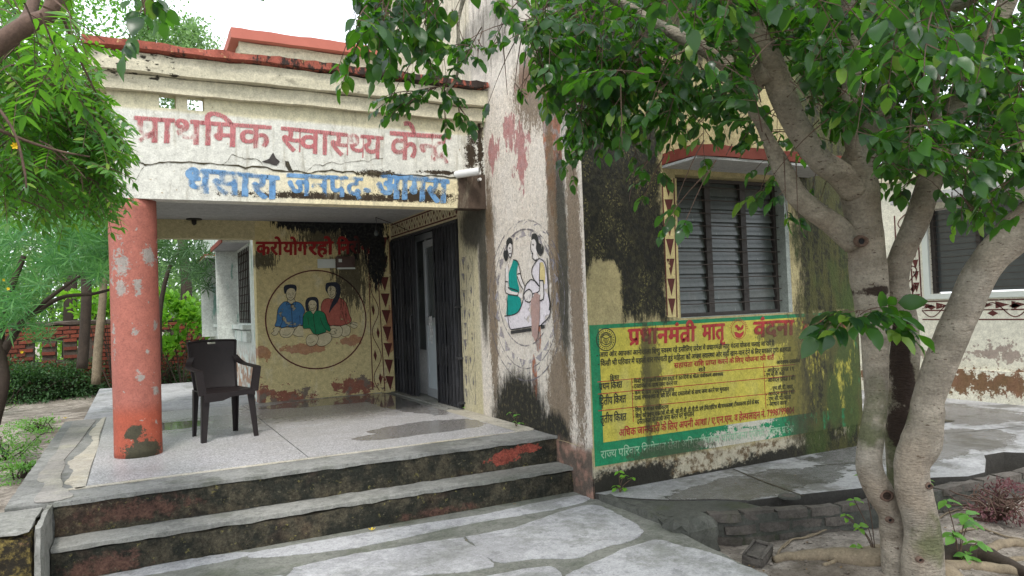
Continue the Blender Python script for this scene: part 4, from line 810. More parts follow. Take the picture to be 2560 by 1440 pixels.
def letter(text, p0, p1, ph, mat, parent, off, bold=.014, wob=.0, name='lettering', head=.622, **k):
    extra = max(0, bold - .012) * 1.7; bold = min(bold, .012)
    """baseline from p0 to p1, headline left end ph (points on the wall); off lifts the paint off the plaster"""
    V, F, wd = shape(text, bold); U = (p1 - p0) / wd; W = (ph - p0) / head; W = W - U.normalized() * 0
    b = MB(); pts = [(a + .012 * noise.noise(Vector((a * 1.7, c * 2, len(text)))), c + .016 * noise.noise(Vector((a * 1.3, c * 1.5, 4 + len(text))))) for a, c in V]
    for q, (dx, dy) in enumerate(((0, 0), (1, .2), (-1, -.2), (.1, 1)) if extra > .004 else ((0, 0),)): b.add([p0 + U * (a + dx * extra) + W * (c + dy * extra + wob * math.sin(a * 2.1)) + off * (1 + q * .12) for a, c in pts], F)
    return b.build(name, mat, parent, **k)
# --- flat painted shapes
def ribbon(P, w, off, b=None, closed=False, taper=False):
    b = b or MB(); P = [Vector(p) for p in P]; n = len(P)
    nrm = Vector(off).normalized(); L, Rr = [], []
    for i, p in enumerate(P):
        t = (P[(i + 1) % n if closed else min(i + 1, n - 1)] - P[(i - 1) % n if closed else max(i - 1, 0)]).normalized(); s_ = nrm.cross(t) * w * .5 * ((.35 + .65 * math.sin(math.pi * (i + .5) / n)) if taper else 1)
        L.append(p + s_ + Vector(off)); Rr.append(p - s_ + Vector(off))
    F = [(i, (i + 1) % n, n + (i + 1) % n, n + i) for i in range(n if closed else n - 1)]
    return b.add(L + Rr, F)
def fill(P, off, b=None):
    b = b or MB(); return b.add([Vector(p) + Vector(off) for p in P], [tuple(range(len(P)))])
YP, YF_, XS, YB = 9.2, 4.6, 3.0, 6.28
def on(plane): return {'p': lambda x, y: ony(x, y, YP), 'c': lambda x, y: ony(x, y, YF_), 's': lambda x, y: onx(x, y, XS), 'b': lambda x, y: ony(x, y, YB), 'r': lambda x, y: onx(x, y, 9.4)}[plane]
OFF = {'p': Vector((0, -.003, 0)), 'c': Vector((0, -.003, 0)), 's': Vector((-.003, 0, 0)), 'b': Vector((0, -.003, 0)), 'r': Vector((-.003, 0, 0))}
def paint(name, mat, plane, shapes, parent, lift=1.0, sm=4, label=None):
    if len(shapes) > 1 and len(shapes) < 9 and all(q[0] == 'f' for q in shapes):
        return [paint(name, mat, plane, [q], parent, lift + .04 * i, sm, label) for i, q in enumerate(shapes)][0]
    """shapes: ('f', pts) filled, ('l', width_m, pts[, closed]) line; pts in photo pixels on the wall"""
    f_, o_, b = on(plane), OFF[plane] * lift, MB()
    for s_ in shapes:
        pts = [f_(x, y) for x, y in s_[-1 if s_[0] == 'f' else 2]]
        if s_[0] == 'f':
            P = catmull(pts + [pts[0]], sm)[:-1] if sm > 1 else pts; fill(P, o_, b)
        else:
            cl = len(s_) > 3 and s_[3]; P = catmull(pts + ([pts[0]] if cl else []), max(sm, 1)); P = P[:-1] if cl else P; ribbon(P, s_[1], o_, b, cl)
    return b.build(name, mat, parent, label=label)
# --- sign on the beam
T = on('b')
letter('प्राथमिक', T(335, 352), T(676, 372), T(337, 292), M['signred'], wall_f, OFF['b'], .022, label='faded red word on the parapet')
letter('स्वास्थ्य', T(702, 376), T(956, 398), T(704, 318), M['signred'], wall_f, OFF['b'], .020)
letter('केन्द्र', T(974, 396), T(1124, 404), T(976, 330), M['signred'], wall_f, OFF['b'], .020)
letter('धसारा', T(462, 478), T(694, 498), T(463, 420), M['signblue'], wall_f, OFF['b'], .03, label='faded blue word on the beam')
letter('जनपद', T(718, 487), T(905, 494), T(719, 436), M['signblue'], wall_f, OFF['b'], .028)
letter('-', T(908, 494), T(930, 495), T(908, 444), M['signblue'], wall_f, OFF['b'], .03)
letter('आगरा', T(940, 492), T(1118, 508), T(942, 434), M['signblue'], wall_f, OFF['b'], .034)
# cracks and fallen plaster on the beam
def crackline(L, w, plane, parent, name='crack', seed=0, rough=.02):
    P = lerpl([on(plane)(x, y) for x, y in L], 8); up_ = Vector((0, 0, 1)); P = [p + up_ * rough * noise.noise(p * 13 + Vector((seed, 0, 0))) + up_ * rough * .5 * noise.noise(p * 41) for p in P]
    b = MB(); nn = len(P); o_ = OFF[plane] * 1.5; V = []
    for i, p in enumerate(P):
        ww = w * (.35 + 1.1 * abs(noise.noise(p * 17 + Vector((0, seed, 0))))); V += [p + up_ * ww + o_, p - up_ * ww + o_]
    b.add(V, [(2 * i, 2 * i + 1, 2 * i + 3, 2 * i + 2) for i in range(nn - 1)]); return b.build(name, M['crack'], parent)
crackline([(340, 403), (362, 412), (420, 404), (560, 412), (700, 424), (760, 432), (830, 424), (900, 432), (1010, 438), (1140, 443)], .0085, 'b', wall_f, seed=1)
crackline([(362, 412), (352, 430), (336, 455)], .003, 'b', wall_f, seed=2); crackline([(555, 411), (582, 388), (610, 396), (640, 398), (655, 408)], .004, 'b', wall_f, seed=3)
crackline([(760, 434), (782, 412), (830, 406), (920, 404), (958, 392)], .003, 'b', wall_f, seed=4); crackline([(735, 405), (748, 425), (760, 470), (765, 500)], .003, 'b', wall_f, seed=5)
for k, (x0, x1) in enumerate(((640, 648), (800, 790), (612, 618), (1000, 1008), (1075, 1068), (915, 922))): crackline([(x0, 430), ((x0 + x1) / 2 + 6, 455), (x1, 495)], .0025, 'b', wall_f, seed=6 + k, rough=.01)
def ragged(L, plane, mat, parent, name, amp=.012, lift=1.0, k=6, label=None):
    P = lerpl([on(plane)(x, y) for x, y in L + [L[0]]], k)[:-1]; ax = Vector((0, 1, 0)) if plane in 'sr' else Vector((1, 0, 0))
    P = [p + (ax * noise.noise(p * 23) + Vector((0, 0, 1)) * noise.noise(p * 19 + Vector((3, 3, 3)))) * amp for p in P]; b = fill(P, OFF[plane] * lift); return b.build(name, mat, parent, label=label)
ragged([(655, 405), (672, 396), (682, 382), (690, 396), (700, 404), (690, 414), (668, 408)], 'b', M['frame'], wall_f, 'plaster_hole', .006, 1.6, label='dark hole where plaster has fallen')
ragged([(712, 403), (722, 405), (728, 420), (734, 432), (722, 428), (714, 415)], 'b', M['riser'], wall_f, 'moss_tuft', .005, 1.6)
# --- back wall of the porch: words, circle with three people
T = on('p')
letter('करो', T(641, 637), T(706, 637), T(641, 606), M['predx'], wall_p, OFF['p'], .03); letter('योग', T(708, 637), T(768, 637), T(708, 606), M['predx'], wall_p, OFF['p'], .03)
letter('रहो', T(771, 637), T(832, 636), T(771, 606), M['predx'], wall_p, OFF['p'], .03); letter('निरोग', T(843, 636), T(925, 632), T(843, 606), M['predx'], wall_p, OFF['p'], .03)
Z = lambda L: [(640 + a / 5.141, 660 + b / 5.143) for a, b in L]      # enlarged detail -> photo pixel
ell = lambda cx, cy, rx, ry, n=18, a0=0, a1=360: [(cx + rx * math.cos(R(a0 + (a1 - a0) * i / n)), cy + ry * math.sin(R(a0 + (a1 - a0) * i / n))) for i in range(n + (0 if a1 - a0 == 360 else 1))]
paint('mural_circle', M['pbrown'], 'p', [('l', .017, Z(ell(767, 715, 645, 632, 48)), True)], wall_p, 1.0, 1, label='maroon circle round the painted family')
def figure(parts, lines, lab):
    root = None
    for i, (mt, shp) in enumerate(parts):
        for j, q in enumerate(shp[1:]): o = paint(shp[0] if j == 0 or shp[0] != 'face' else 'neck', M[mt], 'p', [('f', Z(q))], wall_p, 1.0 + .35 * (i + 1) + .05 * j, 3)
    paint('outline', M['pblack'], 'p', [('l', w_, Z(q)) for w_, q in lines], wall_p, 3.2, 3, label=lab)
O_ = .0055
man_sh = [(400, 480), (350, 492), (290, 560), (270, 640), (262, 730), (240, 800), (300, 806), (330, 822), (390, 812), (480, 815), (560, 790), (598, 790), (602, 660), (628, 612), (600, 540), (560, 500), (500, 485), (450, 515)]
figure([('pskin', ('face', [(385, 380), (390, 430), (440, 468), (490, 440), (512, 370), (500, 320), (440, 318), (400, 340)], [(405, 440), (400, 490), (450, 515), (500, 485), (480, 440)])),
        ('pskin', ('leg', [(300, 880), (320, 830), (390, 808), (470, 815), (490, 860), (440, 930), (370, 948), (320, 925)], [(480, 850), (520, 800), (590, 790), (600, 930), (530, 930), (470, 905)], [(245, 815), (290, 815), (292, 860), (270, 905), (230, 918), (195, 890), (230, 860), (215, 840)])),
        ('pblue', ('shirt', man_sh)), ('phair', ('hair', [(358, 350), (355, 300), (380, 272), (450, 262), (505, 272), (522, 310), (510, 360), (490, 322), (440, 312), (400, 335), (385, 375), (368, 385)]))],
       [(O_, man_sh + [man_sh[0]]), (O_, [(405, 440), (400, 490), (385, 530), (445, 515), (500, 528), (505, 480), (480, 440)]), (O_, [(388, 375), (392, 430), (440, 468), (488, 440), (512, 370)]), (O_, [(450, 515), (458, 640), (470, 812)]),
        (O_ * .7, [(400, 378), (418, 372), (430, 380)]), (O_ * .7, [(455, 376), (470, 372), (486, 378)]), (O_ * .8, [(425, 425), (445, 438), (470, 422)]), (O_ * .6, [(442, 380), (436, 405), (452, 408)]), (O_ * .6, [(404, 388), (416, 392), (428, 388)]), (O_ * .6, [(456, 388), (470, 391), (484, 386)]),
        (O_, [(330, 650), (340, 730), (300, 820)]), (O_, [(560, 660), (565, 760)]), (O_, [(300, 880), (320, 830), (390, 808), (470, 815), (492, 855), (440, 930), (370, 948), (320, 925), (300, 880)]), (O_, [(480, 870), (540, 795), (598, 790)]), (O_, [(470, 905), (530, 930), (600, 928)]),
        (O_, [(245, 815), (215, 840), (232, 862), (195, 890), (230, 918), (270, 905), (292, 860)]), (O_ * .7, [(340, 905), (400, 915), (450, 880)])], 'black outline of the painted man in a blue shirt')
wm_sh = [(925, 440), (870, 460), (838, 520), (835, 600), (880, 640), (930, 780), (990, 790), (1070, 798), (1160, 775), (1200, 760), (1225, 720), (1195, 640), (1165, 520), (1110, 450), (1040, 430), (980, 450)]
figure([('pskin', ('face', [(915, 330), (925, 390), (968, 428), (1010, 400), (1028, 330), (990, 280), (940, 290)], [(940, 410), (935, 450), (980, 455), (1000, 420)])),
        ('pskin', ('leg', [(950, 800), (1010, 785), (1080, 800), (1110, 850), (1090, 920), (1030, 948), (960, 930)], [(1085, 800), (1150, 778), (1210, 820), (1200, 900), (1130, 932), (1090, 910)], [(1200, 760), (1240, 745), (1300, 760), (1300, 800), (1255, 828), (1215, 800)])),
        ('ppink', ('blouse', wm_sh)), ('phair', ('hair', [(890, 310), (900, 250), (960, 235), (1040, 238), (1085, 300), (1080, 400), (1050, 480), (980, 570), (935, 635), (950, 560), (985, 470), (1020, 400), (1030, 330), (990, 285), (940, 290), (915, 340), (925, 385), (895, 345)]))],
       [(O_, wm_sh + [wm_sh[0]]), (O_, [(915, 335), (925, 390), (968, 428), (1010, 400), (1028, 330)]), (O_ * .7, [(935, 345), (952, 340), (965, 348)]), (O_ * .7, [(980, 346), (995, 340), (1012, 346)]), (O_ * .8, [(945, 388), (968, 400), (1000, 382)]), (O_ * .6, [(968, 350), (962, 370), (975, 374)]),
        (O_, [(1100, 600), (1130, 700), (1150, 770)]), (O_, [(950, 800), (1010, 785), (1080, 800), (1110, 850), (1090, 920), (1030, 948), (960, 930)]), (O_, [(1085, 800), (1150, 778), (1210, 820), (1200, 900), (1130, 932), (1090, 910)]), (O_, [(1200, 760), (1300, 800), (1255, 828), (1205, 790), (1240, 745), (1300, 762)])], 'black outline of the painted woman in a salmon blouse')
gl_sh = [(700, 600), (640, 620), (605, 680), (602, 760), (610, 830), (690, 830), (730, 890), (800, 905), (890, 880), (900, 850), (945, 870), (955, 830), (915, 740), (890, 650), (840, 610), (770, 600), (735, 645)]
figure([('phair', ('hair', [(640, 600), (632, 500), (660, 440), (720, 422), (780, 432), (805, 490), (802, 600), (770, 605), (780, 520), (750, 475), (700, 470), (670, 520), (685, 590), (680, 612)])),
        ('pskin', ('face', [(672, 520), (690, 570), (720, 600), (750, 580), (778, 520), (755, 475), (700, 470)], [(705, 590), (700, 610), (735, 645), (770, 605), (755, 585)], [(640, 960), (680, 910), (760, 905), (800, 950), (770, 1030), (700, 1058), (650, 1030)], [(790, 920), (850, 885), (930, 885), (972, 930), (955, 1000), (880, 1050), (810, 1055), (780, 1030)], [(945, 860), (985, 825), (1040, 850), (1030, 890), (975, 905)])),
        ('pgreen', ('shirt', gl_sh))],
       [(O_, gl_sh + [gl_sh[0]]), (O_, [(735, 645), (745, 760), (768, 898)]), (O_, [(672, 520), (690, 570), (720, 602), (750, 580), (778, 520)]), (O_ * .8, [(700, 560), (722, 575), (748, 558)]), (O_ * .7, [(690, 522), (705, 516), (716, 524)]), (O_ * .7, [(735, 522), (750, 516), (764, 522)]),
        (O_, [(825, 690), (845, 760), (900, 850)]), (O_, [(665, 690), (672, 780)]), (O_, [(640, 960), (680, 910), (760, 905), (800, 950), (770, 1030), (700, 1058), (650, 1030), (640, 960)]), (O_, [(790, 920), (850, 885), (930, 885), (972, 930), (955, 1000), (880, 1050), (810, 1055), (780, 1030)]), (O_, [(945, 860), (985, 825), (1040, 850), (1000, 870), (1030, 890), (975, 905), (945, 880)]), (O_ * .7, [(670, 1010), (710, 1015), (750, 990)])], 'black outline of the painted girl in a green shirt')
# --- border strips: maroon triangles and a winding stem
def strip(plane, a0, a1, b0, b1, n, m1, parent, mbg=None, wave=True, flip=False, lw=.012, lift=1.0, c0=None, c1=None):
    """a0->a1: outer edge of the triangle band, b0->b1 its other edge; c0->c1: outer edge of the stem band beyond b"""
    o_ = OFF[plane] * lift; L = lambda p, q, t: p + (q - p) * t; b = MB()
    if mbg:
        g = MB(); g.add([a0 + o_ * .8, b0 + o_ * .8, b1 + o_ * .8, a1 + o_ * .8], [(0, 1, 2, 3)]); g.build('border_ground', mbg, parent)
    for k in range(n):
        t0, t1 = (k + .06) / n, (k + .94) / n
        p, q, r_ = L(a0, a1, t0).lerp(L(b0, b1, t0), .12), L(a0, a1, t0).lerp(L(b0, b1, t0), .88), L(a0, a1, t1).lerp(L(b0, b1, t1), .5)
        b.add([p + o_, q + o_, r_ + o_], [(0, 1, 2)])
    for p, q in ((a0, a1), (b0, b1)): ribbon([L(p, q, t / 8) for t in range(9)], lw, o_, b)
    if c0 is not None:
        ribbon([L(c0, c1, t / 8) for t in range(9)], lw, o_, b); N = n * 8
        pts = [L(b0, b1, i / N).lerp(L(c0, c1, i / N), .5 + .36 * math.sin(i / N * n * math.pi * .72)) for i in range(N + 1)]; ribbon(pts, lw * .8, o_, b)
        for k in range(int(n * .72)):
            t = (k + .5) / (n * .72); sgn = -1 if k % 2 else 1; c_ = L(b0, b1, t).lerp(L(c0, c1, t), .5 - .18 * sgn); dv = (b1 - b0) / n * .36; sv = (L(c0, c1, t) - L(b0, b1, t)) * .15
            b.add([c_ - dv + o_, c_ + sv + o_, c_ + dv + o_, c_ - sv + o_], [(0, 1, 2, 3)])
    return b.build('painted_border', m1, parent)
P_, S_, C_ = on('p'), on('s'), on('c')
strip('p', P_(975, 690), P_(990, 980), P_(945, 690), P_(962, 978), 7, M['pbrown'], wall_p, c0=P_(922, 690), c1=P_(932, 975))
strip('p', P_(972, 590), P_(975, 685), P_(942, 590), P_(945, 688), 2, M['pbrown'], wall_p, c0=P_(918, 590), c1=P_(922, 688))
strip('s', S_(1152, 640), S_(1163, 1010), S_(1165, 640), S_(1174, 1010), 9, M['sgrey'], wall_s, c0=S_(1182, 640), c1=S_(1190, 1012))
strip('c', C_(1655, 446), C_(1668, 793), C_(1684, 446), C_(1692, 793), 7, M['trim'], wall_c, M['trimbg'])
b = MB(); ribbon([C_(1688, 446), C_(1696, 796)], .02, OFF['c'] * 1.2, b); b.build('painted_line', M['trimbg'], wall_c)
# door lintel frieze: zigzag between two lines with diamonds
b = MB(); f0, f1, g0, g1 = S_(978, 592), S_(1128, 545), S_(975, 565), S_(1100, 533); f1, g1 = S_(1140, 541), Vector((3.0, f1.y, 2.165)); g0 = Vector((3.0, f0.y, 2.165)); f0 = Vector((3, f0.y, 2.01)); f1 = Vector((3, 7.0, 2.01)); g1.y = 7.0
for p, q in ((f0, f1), (g0, g1)): ribbon([p, q], .018, OFF['s'], b)
zz = [f0.lerp(f1, i / 24).lerp(g0.lerp(g1, i / 24), .12 if i % 2 else .88) for i in range(25)]; ribbon(zz, .012, OFF['s'], b)
for i in range(24):
    c_ = f0.lerp(f1, (i + .5 + .5) / 24).lerp(g0.lerp(g1, (i + 1) / 24), .75 if i % 2 == 0 else .28) + OFF['s']; b.add([c_ + Vector((0, .028, 0)), c_ + Vector((0, 0, .03)), c_ - Vector((0, .028, 0)), c_ - Vector((0, 0, .03))], [(0, 1, 2, 3)])
b.build('painted_border', M['trim'], wall_s)
# --- mural of two women on the side wall
V2 = lambda L: [(1200 + a / 3.429, 560 + c / 3.429) for a, c in L]
paint('belly_and_skirt', M['swhite'], 's', [('f', V2([(440, 475), (400, 520), (380, 580), (375, 640), (345, 730), (300, 775), (215, 790), (240, 850), (270, 905), (445, 880), (560, 860), (600, 780), (605, 690), (580, 600), (545, 560), (500, 530), (470, 485)])), ('f', V2([(510, 295), (470, 350), (448, 400), (460, 450), (500, 530), (545, 560), (585, 540), (580, 420), (570, 350), (545, 300)]))], wall_s, 1.0, 3)
paint('sari', M['steal'], 's', [('f', V2([(290, 305), (325, 320), (330, 350), (318, 400), (322, 480), (340, 560), (335, 600), (355, 670), (345, 740), (300, 775), (232, 785), (235, 700), (240, 620), (255, 560), (248, 490), (250, 420), (275, 350)]))], wall_s, 1.4, 3, label='teal sari of the painted woman on the left')
paint('face_and_arms', M['sskin'], 's', [('f', V2([(235, 180), (250, 130), (280, 160), (285, 210), (270, 280), (250, 285)])), ('f', V2([(222, 380), (245, 350), (250, 480), (250, 560), (335, 590), (370, 600), (360, 640), (325, 615), (235, 600), (225, 500)])), ('f', V2([(330, 350), (345, 400), (355, 450), (385, 530), (378, 560), (345, 500), (330, 450)])), ('f', V2([(445, 160), (460, 125), (500, 180), (495, 260), (510, 300), (480, 310), (455, 290), (440, 240)])), ('f', V2([(515, 480), (548, 490), (548, 640), (465, 640), (440, 665), (395, 660), (385, 600), (430, 560), (455, 590), (515, 570)]))], wall_s, 1.7, 3)
paint('blouse_sleeve', M['syellow'], 's', [('f', V2([(518, 330), (545, 330), (562, 400), (560, 520), (548, 490), (515, 465)]))], wall_s, 1.9, 2)
paint('hair', M['sblack'], 's', [('f', V2([(232, 200), (230, 150), (255, 115), (280, 130), (284, 180), (262, 165), (245, 190), (240, 230), (245, 290), (225, 320), (205, 270), (210, 230), (230, 225)])), ('f', V2([(445, 140), (450, 90), (480, 80), (502, 110), (508, 160), (545, 180), (550, 230), (525, 278), (495, 240), (485, 200), (488, 165), (470, 130)]))], wall_s, 2.2, 3)
sl = .011
paint('outline', M['sblack'], 's', [('l', sl, V2(q)) for q in (
    [(440, 475), (400, 520), (380, 590), (375, 650), (345, 735), (300, 775), (215, 790)], [(440, 475), (480, 490), (515, 535)], [(510, 295), (470, 345), (447, 410), (470, 480), (512, 532)], [(515, 295), (560, 330), (580, 430), (595, 600), (608, 680), (600, 790), (530, 865)], [(272, 905), (445, 880), (540, 870)],
    [(222, 380), (222, 480), (228, 590), (330, 615)], [(245, 545), (330, 575), (328, 615)], [(290, 305), (325, 320), (345, 380), (358, 450), (388, 530)], [(325, 450), (350, 520), (375, 560)], [(325, 430), (356, 422)], [(222, 495), (246, 495)], [(385, 600), (395, 580), (430, 560), (455, 600), (440, 665), (395, 660), (385, 620)], [(455, 600), (515, 572), (515, 470), (520, 330)],
    [(548, 480), (548, 645), (465, 645)], [(515, 485), (550, 485)], [(250, 120), (275, 150), (282, 220), (268, 285), (252, 270), (240, 215)], [(445, 150), (440, 215), (458, 255), (455, 290), (480, 312), (492, 300)], [(455, 175), (468, 180)], [(448, 250), (462, 258)], [(255, 205), (268, 208)], [(255, 255), (270, 252)], [(580, 290), (590, 450), (590, 600)], [(235, 620), (250, 850), (270, 905)])] +
    [('l', .028, V2([(270, 930), (350, 918), (445, 905)])), ('l', .03, V2([(528, 885), (560, 878)])), ('l', .018, V2([(592, 600), (606, 680), (600, 740)]))], wall_s, 2.5, 3, label='black outline of the two painted women')
ov = lambda rx, ry, n=30, cx=405, cy=640: ell(cx, cy, rx, ry, n)
rings = [('l', .012, V2(ov(240, 500, 36, 395, 545)), True), ('l', .010, V2(ov(285, 600, 36, 400, 640)), True), ('l', .012, V2(ov(325, 690, 36, 405, 655)), True)]
paint('mural_rings', M['sgrey'], 's', rings, wall_s, 1.1, 1, label='washed-out grey rings round the two women')
tri = []; lf = []
for k in range(22):
    a_ = 2 * math.pi * k / 22; ca, sa = math.cos(a_), math.sin(a_); a2_ = a_ + .13; a3_ = a_ - .13; e = lambda r_, s_, c__, d_: (405 + r_ * c__, 635 + s_ * d_)
    tri.append(('f', V2([e(250, 535, math.cos(a3_), math.sin(a3_)), e(250, 535, math.cos(a2_), math.sin(a2_)), e(282, 600, ca, sa)])))
    lf.append(('f', V2([e(292, 625, math.cos(a_ + .02), math.sin(a_ + .02)), e(306, 645, math.cos(a_ + .11), math.sin(a_ + .11)), e(314, 665, math.cos(a_ + .16), math.sin(a_ + .16)), e(300, 650, math.cos(a_ + .06), math.sin(a_ + .06))])))
paint('mural_triangles', M['sgreyf'], 's', tri + lf, wall_s, 1.1, 1)
ragged([(1338, 730), (1352, 740), (1350, 800), (1346, 842), (1340, 850), (1333, 838), (1330, 790), (1328, 755)], 's', M['ppinkw'] if 'ppinkw' in M else M['ceil'], wall_s, 'peeled_patch', .02, 2.9)
# --- painted notice
nb = wall_c
def quad(name, mat, x0, x1, z0, z1, lift): b = MB(); y = 4.6 - lift; b.add([(x0, y, z0), (x1, y, z0), (x1, y, z1), (x0, y, z1)], [(0, 1, 2, 3)]); return b.build(name, mat, nb)
nt = quad('painted_notice', M['ngreen'], 3.012, 5.992, -.168, .884, .002); nt['label'] = 'yellow health notice with green border, red title and black lines'; nb = nt
quad('yellow_field', M['nyellow'], 3.095, 5.93, .002, .853, .0032)
Bq = lambda x, y: C_(1470 + x / 3.428, 760 + y / 3.428)
def line(text, x0, y0, x1, y1, hy, mat='nblack', bold=.02, up_=None): return letter(text, Bq(x0, y0), Bq(x1, y1), Bq(x0, hy), M[mat], nb, Vector((0, -.0045, 0)), bold, .006)
line('प्रधानमंत्री', 343, 350, 918, 318, 222, 'nred', .03); line('मातृ', 978, 312, 1166, 296, 186, 'nred', .03); line('वंदना', 1418, 285, 1760, 262, 160, 'nred', .03); line('योजना', 1835, 258, 2210, 235, 150, 'nred', .03)
line('- आप और आपका आने वाला शिशु स्वस्थ रहे इसीलिए प्रदेश में प्रधानमंत्री मातृ वंदना योजना चलाई जा रही है', 68, 458, 1592, 352, 418)
line('- किसी भी परिवार में पहली बार गर्भवती हुई महिला को अच्छा स्वास्थ्य और सही खान-पान देने के लिए सरकार द्वारा सहायता', 80, 534, 1735, 404, 492)
line('सहायता राशि प्राप्त करने के लिए योजना की शर्तें', 735, 548, 1590, 476, 508, 'nred', .022)
line('शर्तें', 942, 582, 1002, 576, 552); line('आवश्यक दस्तावेज', 1612, 518, 1815, 500, 488); line('किश्त', 185, 654, 262, 646, 618); line('प्रथम किश्त', 92, 738, 290, 716, 684, 'nblack', .02)
line('- किसी भी सरकारी स्वास्थ्य इकाई में 150 दिनों के भीतर पंजीकरण आवश्यक', 372, 680, 1156, 614, 650); line('- दस्तावेजों के साथ जमा करने पर', 372, 723, 762, 693, 690)
line('- आवेदन प्रपत्र 1 ए', 1508, 588, 1765, 566, 558); line('- एम.सी.पी. कार्ड', 1508, 622, 1680, 606, 594)
line('- कम से कम 1 प्रसवपूर्व जांच', 376, 780, 736, 752, 748); line('- दावा गर्भावस्था से 180 दिन बाद दस्तावेजों के साथ जमा करने पर भुगतान', 376, 826, 1204, 742, 792)
line('- आवेदन प्रपत्र 1 बी', 1515, 672, 1765, 650, 640); line('- एम.सी.पी. कार्ड', 1560, 740, 1752, 722, 710)
line('द्वितीय किश्त', 94, 868, 322, 842, 806, 'nblack', .02)
line('- शिशु जन्म का पंजीकरण', 382, 926, 688, 896, 894); line('- शिशु को प्रथम चक्र (बी.सी.जी. ओ.पी.वी. डी.पी.टी. एवं हैपेटाईटिस बी/समकक्ष) टीकाकरण होने के बाद', 386, 980, 1462, 852, 946)
line('दस्तावेजों के साथ जमा करने पर भुगतान', 416, 1030, 906, 958, 992); line('- आवेदन प्रपत्र 1 सी', 1520, 790, 1766, 768, 758); line('- एम.सी.पी. कार्ड', 1525, 832, 1735, 812, 800); line('- आधार कार्ड', 1530, 876, 1700, 860, 844)
line('तृतीय किश्त', 104, 1022, 326, 996, 960, 'nblack', .02)
line('अधिक जानकारी के लिए अपनी आशा / ए.एन.एम. व हेल्पलाइन नं. 7998799804', 262, 1136, 1765, 934, 1078, 'nred', .022)
line('राज्य परिवार नियोजन सेवा अभिनवीकरण परियोजना एजेंसी, उत्तर प्रदेश', 106, 1326, 1760, 1094, 1262, 'nwhite', .012)
b = MB(); oo = Vector((0, -.0042, 0))
for L in (((78, 668), (1775, 518)), ((82, 772), (1775, 612)), ((85, 915), (1775, 745)), ((372, 640), (386, 1010)), ((1500, 505), (1522, 895))): ribbon([Bq(*L[0]), Bq(*L[1])], .006, oo, b)
b.build('ruled_lines', M['nred'], nb)
em = MB(); ribbon([Bq(*p) for p in ell(152, 305, 82, 95, 28)], .008, oo, em, True); ribbon([Bq(*p) for p in ell(152, 305, 52, 62, 24)], .006, oo, em, True)
for L in ([(112, 280), (152, 260), (192, 280), (192, 330), (152, 352), (112, 330), (112, 280)], [(112, 280), (152, 298), (192, 280)], [(152, 298), (152, 352)], [(122, 330), (135, 300), (145, 335)], [(160, 335), (170, 300), (182, 328)], [(120, 268), (152, 246), (184, 268)]): ribbon([Bq(*p) for p in L], .007, oo, em)
for k in range(22):
    a_ = R(360 * k / 22); ribbon([Bq(152 + 62 * math.cos(a_), 305 + 72 * math.sin(a_)), Bq(152 + 72 * math.cos(a_ + .08), 305 + 84 * math.sin(a_ + .08))], .006, oo, em)
em.build('emblem', M['nblack'], nb, label='round black emblem at the left end of the title')
lg = MB(); ribbon([Bq(*p) for p in ell(1288, 222, 62, 78, 26)], .005, oo, lg, True)
for L in ([(1250, 240), (1262, 280), (1300, 290), (1328, 262), (1330, 232), (1300, 252), (1272, 240)], [(1282, 232), (1270, 205), (1292, 190), (1306, 215)], [(1300, 230), (1312, 190), (1330, 178), (1326, 212)], [(1262, 208), (1256, 188), (1276, 176), (1284, 192)]): fill(catmull([Bq(*p) for p in L + [L[0]]], 3)[:-1], oo, lg)
for k in range(15):
    a_ = R(190 + 160 * k / 14); ribbon([Bq(1288 + 68 * math.cos(a_), 222 + 86 * math.sin(a_)), Bq(1288 + 80 * math.cos(a_ + .06), 222 + 98 * math.sin(a_ + .06))], .006, oo, lg)
lg.build('emblem', M['nred'], nb, label='round red mother and child emblem in the title')
# --- maroon border round the far window
W_ = lambda y, z: Vector((9.4, y, z))
strip('r', W_(6.34, 2.1), W_(6.34, .86), W_(6.22, 2.1), W_(6.22, .86), 8, M['trim'], wall_r, lw=.02, c0=W_(6.55, 2.1), c1=W_(6.55, .68))
strip('r', W_(6.22, .78), W_(3.6, .78), W_(6.22, .90), W_(3.6, .90), 14, M['trim'], wall_r, lw=.016, c0=W_(6.22, .66), c1=W_(3.6, .66))
strip('r', W_(7.15, 2.1), W_(7.15, 1.1), W_(7.0, 2.1), W_(7.0, 1.1), 6, M['trim'], wall_r, lw=.02, c0=W_(6.75, 2.1), c1=W_(6.75, 1.1))

